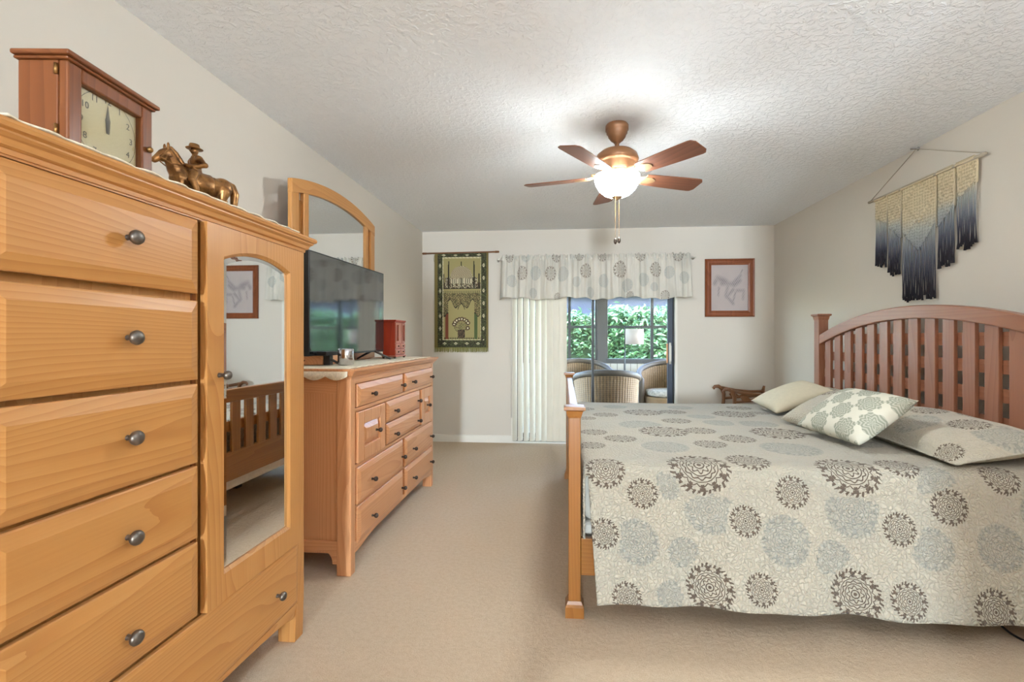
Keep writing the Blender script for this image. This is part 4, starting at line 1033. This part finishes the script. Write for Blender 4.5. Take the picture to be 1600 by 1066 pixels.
# framed print
def sketch(u, v):
    c = (206, 192, 194)
    d = 0
    for (x0, y0, x1, y1, w) in ((.18, .72, .42, .62, .05), (.30, .60, .62, .58, .045), (.58, .60, .80, .76, .03), (.78, .76, .84, .88, .015), (.46, .56, .40, .34, .035), (.40, .34, .60, .16, .03), (.60, .46, .42, .30, .03), (.70, .44, .88, .44, .03), (.88, .44, .86, .26, .03), (.14, .66, .10, .60, .04), (.22, .50, .20, .34, .02), (.62, .56, .78, .66, .04), (.66, .40, .60, .22, .02)):
        L2 = (x1 - x0) ** 2 + (y1 - y0) ** 2; t_ = max(0, min(1, ((u - x0) * (x1 - x0) + (v - y0) * (y1 - y0)) / L2))
        q = hypot(u - x0 - t_ * (x1 - x0), v - y0 - t_ * (y1 - y0)) / (w * 1.9)
        d = max(d, (1 - q) * (.55 + .45 * math.sin((u * 1.3 - v) * 95)))
    n_ = mnoise.noise(Vector((u * 4, v * 4, 3))) * .5 + .5
    k = max(0, min(1, d)) * .55 * (.5 + .8 * n_) + .08 * n_
    return s2(tuple(a * (1 - k) + b_ * k for a, b_ in zip(c, (92, 88, 98))))
pf = thing('framed_picture', 'wood framed pencil sketch print hanging right of the window', 'picture', (1.822, YB, 1.757))
hw, hh, fw = .264, .320, .068
b = B()
def mitre(b, hw, hh, fw, prof):
    for sx, sz, hor in ((0, 1, 1), (0, -1, 1), (1, 0, 0), (-1, 0, 0)):
        L = []
        for e in (-1, 1):
            l = []
            for o_, y in prof:
                if hor: l.append((e * (hw - o_), -y, sz * (hh - o_)))
                else: l.append((sx * (hw - o_), -y, e * (hh - o_)))
            L.append(l)
        b.loops(L)
mitre(b, hw, hh, fw, [(0, .002), (0, .024), (.006, .030), (.018, .026), (.022, .022), (.045, .022), (.049, .018), (fw, .014), (fw, .002)])
b.build('frame', M['frame_wood'], pf)
bm = bmesh.new(); painted_sheet(bm, 70, 86, lambda u, v: ((u - .5) * 2 * (hw - fw + .004), -.008, (v - .5) * 2 * (hh - fw + .004)), sketch)
x_ = B(); x_.bm.free(); x_.bm = bm; x_.build('print', M['art_print'], pf)
B().box((-hw + fw, -.0115, -hh + fw), (hw - fw, -.0100, hh - fw)).build('pane', M['clear_glass'], pf)

# macrame hanging on the right wall (local y = along the wall, x = out of the wall)
mc = thing('macrame_hanging', 'dip dyed cream to navy macrame hanging above the headboard', 'wall hanging', (XR - .03, 3.30, 2.20))
def dye(k):
    st = [(0, (228, 210, 174)), (.34, (222, 207, 176)), (.46, (188, 190, 184)), (.60, (150, 155, 160)), (.74, (108, 112, 126)), (.86, (70, 70, 82)), (1, (50, 48, 54))]
    for (a, ca), (b_, cb) in zip(st, st[1:]):
        if k <= b_:
            f = max(0, (k - a) / (b_ - a)); return s2(tuple(p + (q - p) * f for p, q in zip(ca, cb)))
    return s2(st[-1][1])
B().tube([(0, .50, .012), (0, .2, .008), (0, -.2, .004), (0, -.50, -.002)], .009, 10).build('rod', M['pale_cord'], mc, smooth=True)
B().tube([(0, .485, .014), (.004, .02, .225), (0, -.485, .004)], .0025, 6).build('hanging_cord', M['pale_cord'], mc, smooth=True)
B().lathe([(.006, -.03), (.006, .012), (.012, .014), (.012, .018)], (0, .02, .226), 10, 'x').build('hook', M['steel'], mc, smooth=True)
# y range, woven bottom z at its outer / inner edge, centre drop, fringe end
PAN = [(.310, .430, -.13, -.20, -.48), (.170, .292, -.22, -.32, -.56), (-.138, .150, -.28, -.28, -.745), (-.282, -.160, -.32, -.22, -.56), (-.432, -.302, -.20, -.13, -.48)]
for pi_, (ya, yb, zb0, zb1, fe) in enumerate(PAN):
    # zb0 at the high-y (far) edge... woven bottoms slope towards the centre
    def bot(y):
        if pi_ == 2: return -.28 - .16 * (1 - abs(y - .005) / .15)
        f = (yb - y) / (yb - ya); return (zb0 + (zb1 - zb0) * f) if pi_ < 2 else (zb0 + (zb1 - zb0) * f)
    bm = bmesh.new(); cl = bm.loops.layers.color.new('paint'); NY, NZ = 40 if pi_ == 2 else 20, 60
    ctr = (ya + yb) / 2; zmid = (-.15 if pi_ != 2 else -.33)
    def knot(u, v, y, z):
        a = .0035 * sin(y * 420) * sin(z * 330)
        hw_ = .5 * (yb - ya)
        for zc, hz in (((-.08, .10), (-.17, .10)) if pi_ != 2 else ((-.12, .14), (-.33, .12))):
            q = abs((y - ctr) / hw_) + abs((z - zc) / hz)
            if abs(q - .95) < .10: a += .007
        return a
    V = []
    for i in range(NY + 1):
        y = ya + (yb - ya) * i / NY; col = []
        for j in range(NZ + 1):
            z = .010 - (.010 - bot(y)) * j / NZ; col.append(bm.verts.new((.006 + knot(0, 0, y, z), y, z)))
        V.append(col)
    for i in range(NY):
        for j in range(NZ):
            f = bm.faces.new([V[i][j], V[i + 1][j], V[i + 1][j + 1], V[i][j + 1]])
            z = V[i][j].co.z; k = z / fe * 1.0 - (.06 if pi_ == 2 else .0)
            hole = (pi_ != 2 and abs(abs(z + .24) - .0) < 0)
            y = V[i][j].co.y; q_ = (sin(y * 300 + (z * 160)) * sin(y * 300 - z * 160) > .1)
            base_ = dye(max(0, min(1, z / fe + .06 * min(1, max(0, (-z - .1) * 8)))))
            gap_shade = (.88 if q_ else 1.0)  # shade in the gaps between cords, painted into the face colour
            for lp in f.loops: lp[cl] = tuple(c_ * gap_shade for c_ in base_[:3]) + (1,)
    x_ = B(); x_.bm.free(); x_.bm = bm; x_.build('knotted_panel', M['macrame'], mc, smooth=True, solid=.006)
    b = B(); cl = b.bm.loops.layers.color.new('paint'); n = 26 if pi_ == 2 else 13
    for i in range(n):
        y = ya + .004 + (yb - ya - .008) * i / (n - 1); z0 = bot(y) + .01; z1 = fe + random.uniform(-.02, .025)
        pts = []; nn = 9; ph = random.uniform(0, 6)
        for k in range(nn + 1):
            f = k / nn; pts.append((.006 + .003 * sin(f * 5 + ph), y + .005 * sin(f * 4 + ph) * f, z0 + (z1 - z0) * f))
        nf = len(b.bm.faces); b.tube(pts, [.0032] * (nn - 1) + [.004, .007], 5); b.bm.faces.ensure_lookup_table()
        for fc in b.bm.faces[nf:]:
            for lp in fc.loops: lp[cl] = dye(max(0, min(1, lp.vert.co.z / fe + .08)))
    b.build('cord_fringe', M['macrame'], mc, smooth=True)
    b = B(); cl = b.bm.loops.layers.color.new('paint')
    for ye in ((ya, yb)):
        b.tube([(.004, ye, .012), (.012, ye, -.02), (.010, ye, bot(ye))], .006, 8)
    for i in range(n): 
        y = ya + (yb - ya) * (i + .5) / n; b.tube([(-.008, y, -.004), (.0, y, .014), (.012, y, .008), (.012, y, -.012)], .0045, 6)
    for fc in b.bm.faces:
        for lp in fc.loops: lp[cl] = dye(max(0, min(1, lp.vert.co.z / fe)))
    zz = lambda q: bot(ya + (yb - ya) * q) + .004
    b.tube([(.013, ya + (yb - ya) * q / 8, zz(q / 8)) for q in range(9)], .0055, 8)
    b.tube([(.013, ya + (yb - ya) * q / 8, zz(q / 8) + .022) for q in range(9)], .0045, 8)
    if pi_ == 2:
        c_ = .005
        for sy in (-1, 1):
            for dz in (0, .016):
                b.tube([(.014, c_ + sy * .145, -.015 - dz), (.014, c_, -.165 - dz), (.014, c_ - sy * .145, -.315 + dz)], .0055, 8)
        for i in range(-3, 4):
            for j in range(-3, 4):
                yk, zk = c_ + (i + .5 * (j % 2)) * .032, -.30 + j * .026
                if abs(yk - c_) / .12 + abs(zk + .30) / .13 < .85: b.sphere((.012, yk, zk), .0095, 8, 6, (.7, 1, .8))
    elif pi_ in (0, 4):
        hq = (yb - ya) / 2 - .012
        b.tube([(.014, ctr, -.015), (.014, ctr + hq, -.07), (.014, ctr, -.125), (.014, ctr - hq, -.07), (.014, ctr, -.015)], .0045, 8)
        b.tube([(.014, ctr, -.045), (.014, ctr + hq * .5, -.07), (.014, ctr, -.095), (.014, ctr - hq * .5, -.07), (.014, ctr, -.045)], .0035, 8)
    for fc in b.bm.faces:
        for lp in fc.loops: lp[cl] = dye(max(0, min(1, lp.vert.co.z / fe)))
    b.build('cord_loops', M['macrame'], mc, smooth=True)

# ------------------------------------------------------------------ valance, rod and vertical blinds
rd = thing('curtain_rod', 'white curtain rod carrying the valance over the glass door', 'curtain rod', (.34, YB - .115, 2.085))
B().tube([(-1.06, .0, 0), (1.07, .0, 0)], .010, 10).build('rod', M['white_trim'], rd, smooth=True)
for sx in (-1, 1):
    B().tube([(sx * 1.06, 0, 0), (sx * 1.085, .012, 0), (sx * 1.09, .114, 0)], .010, 10).build('rod_return', M['white_trim'], rd, smooth=True)
def valance():
    bm = bmesh.new(); cloth = {}; NX, NZ = 330, 40; x0, x1 = -.715, 1.395
    random.seed(21); ph = [random.uniform(0, 6.28) for _ in range(6)]
    G = []; s_ = 0; last = None
    for i in range(NX + 1):
        u = i / NX; x = x0 + (x1 - x0) * u
        dens = 1.5 - .9 * u
        col = []
        w0 = sin(u * 2 * pi * 10.5 + 1.2 * sin(u * 9 + ph[0]) + ph[1]); w1 = sin(u * 2 * pi * 23 + ph[2]); w2 = sin(u * 2 * pi * 52 + ph[3])
        for j in range(NZ + 1):
            v = j / NZ; z = 2.128 - .487 * v
            low = min(1, max(0, (v - .10) / .9)); hd = 1 if v < .16 else 0
            y = YB - .128 - .022 * low - (.030 * w0 * (.35 + .65 * low) + .013 * w1) * dens ** .4 - .007 * w2 * (1 - .6 * low) 
            if v < .12: y = YB - .122 - (.012 if v > .03 else .0) - .010 * w2 - .006 * w1
            zz = z + (.008 * w2 + .006 * w1 if v < .04 else 0) + (.012 * sin(u * 2 * pi * 3.3) + .006 * w0 if v > .97 else (.012 * sin(u * 2 * pi * 3.3) + .006 * w0) * v)
            e = min(1, min(u, 1 - u) / .012)
            if e < 1: y = y + (1 - e) * .09
            xx = x + (.03 * low * (u - .5)) 
            p = bm.verts.new((xx, y, zz)); col.append(p)
        if last is not None: s_ += hypot(col[NZ // 2].co.x - last.co.x, col[NZ // 2].co.y - last.co.y)
        last = col[NZ // 2]
        for j, p in enumerate(col): cloth[p] = (s_, -j / NZ * .487)
        G.append(col)
    for a, c in zip(G, G[1:]):
        for j in range(NZ): bm.faces.new([a[j], a[j + 1], c[j + 1], c[j]])
    tot = s_
    def S_(u): return G and cloth[G[int(u * NX)][0]][0]
    meds = []
    for u, v, r_, k in ((.12, .42, .085, 'b'), (.07, .6, .07, 'g'), (.19, .40, .08, 'g'), (.27, .42, .085, 'b'), (.335, .45, .085, 'g'), (.41, .62, .06, 'g'), (.455, .38, .085, 'b'), (.55, .60, .075, 'g'), (.635, .36, .10, 'b'), (.665, .72, .08, 'g'), (.75, .58, .075, 'g'), (.815, .36, .085, 'b'), (.88, .42, .07, 'g'), (.955, .55, .07, 'g'), (.31, .95, .05, 'b'), (.86, .92, .06, 'b'), (.68, .97, .05, 'b'), (.14, .04, .06, 'g'), (.30, .03, .07, 'b'), (.42, .03, .06, 'b'), (.54, .03, .07, 'b'), (.735, .03, .075, 'b'), (.93, .03, .08, 'b'), (.05, .05, .06, 'b'), (.80, .75, .05, 'g'), (.48, .85, .06, 'g'), (.18, .85, .06, 'g')):
        meds.append((S_(u), -v * .487, r_ * 1.05, k))
    paint_med(bm, cloth, meds)
    x = B(); x.bm.free(); x.bm = bm
    return tag(x.build('window_valance', M['valance'], smooth=True, solid=.003), 'gathered medallion print valance above the glass door', 'valance')
valance()
vb = thing('vertical_blinds', 'cream vertical blinds drawn to the left of the glass door', 'blinds', (-.27, YB - .046, 0))
B().box((-.33, -.02, 1.99), (1.50, .02, 2.03)).build('head_rail', M['white_trim'], vb, bevel=.003)
xs = [-.555, -.492, -.424, -.355, -.287, -.219, -.150, -.080, -.010]
for k, x in enumerate(xs):
    ang = radians((58, 52, 50, 48, 46, 40, 18, 12, 8)[k]); w = .089
    b = B(); L = []
    for z in (.035, 1.99):
        l = []
        for i in range(9): 
            u = -w / 2 + w * i / 8; l.append((u, -.006 * (1 - (2 * u / w) ** 2), z))
        l += [(p[0], p[1] + .0012, z) for p in l[::-1]]; L.append(l)
    b.loops(L)
    rm = Matrix.Rotation(ang, 3, 'Z')
    for v in b.bm.verts: q = rm @ v.co; v.co = Vector((q.x + x + .27, q.y * .85, q.z))
    b.build('slat', M['blind'], vb, smooth=False)
B().tube([(-.325, -.03, 1.98), (-.327, -.034, 1.0), (-.325, -.03, .30)], .0025, 6).build('pull_cord', M['white_trim'], vb, smooth=True)

# ------------------------------------------------------------------ bench in the corner
bn = thing('bench', 'dark wooden bench with scrolled arm in the far corner', 'bench', (1.89, 5.20, 0))
b = B(); b.box((-.24, -.19, .40), (.24, .19, .44)); b.build('seat', M['walnut_x'], bn, bevel=.008)
for sx in (-1, 1):
    for sy in (-1, 1): B().tube([(sx * .19, sy * .15, .40), (sx * .20, sy * .16, .22), (sx * .215, sy * .17, 0)], [.024, .019, .014], 10).build('leg', M['walnut_z'], bn, smooth=True)
for sy in (-1, 1):
    y = sy * .165
    a = B().tube([(-.18, y, .43), (-.172, y, .52), (-.168, y, .60), (-.185, y, .655), (-.225, y, .682), (-.262, y, .678), (-.276, y, .662), (-.266, y, .650)], [.020, .019, .020, .022, .020, .017, .014, .009], 10).build('scroll_arm', M['walnut_z'], bn, smooth=True)
    B().tube([(-.20, y, .668), (-.05, y, .640), (.10, y, .628), (.235, y, .630)], [.018, .017, .015, .016], 10).build('arm_rail', M['walnut_x'], bn, smooth=True)
    B().tube([(.225, y, .43), (.235, y, .56), (.24, y, .64), (.252, y, .690)], [.019, .017, .018, .012], 10).build('end_post', M['walnut_z'], bn, smooth=True)
    B().tube([(-.17, y, .552), (-.08, y, .560), (.05, y, .570), (.235, y, .585)], .013, 8).build('lower_rail', M['walnut_x'], bn, smooth=True)
    b = B(); o_ = [(-.09, .565), (-.115, .600), (-.085, .615), (-.04, .605), (-.01, .585), (.03, .600), (.07, .595), (.085, .572), (.05, .560)]
    b.prism(o_, 'y', y - .006, y + .006); b.build('carved_splat', M['walnut_x'], bn, bevel=.003)
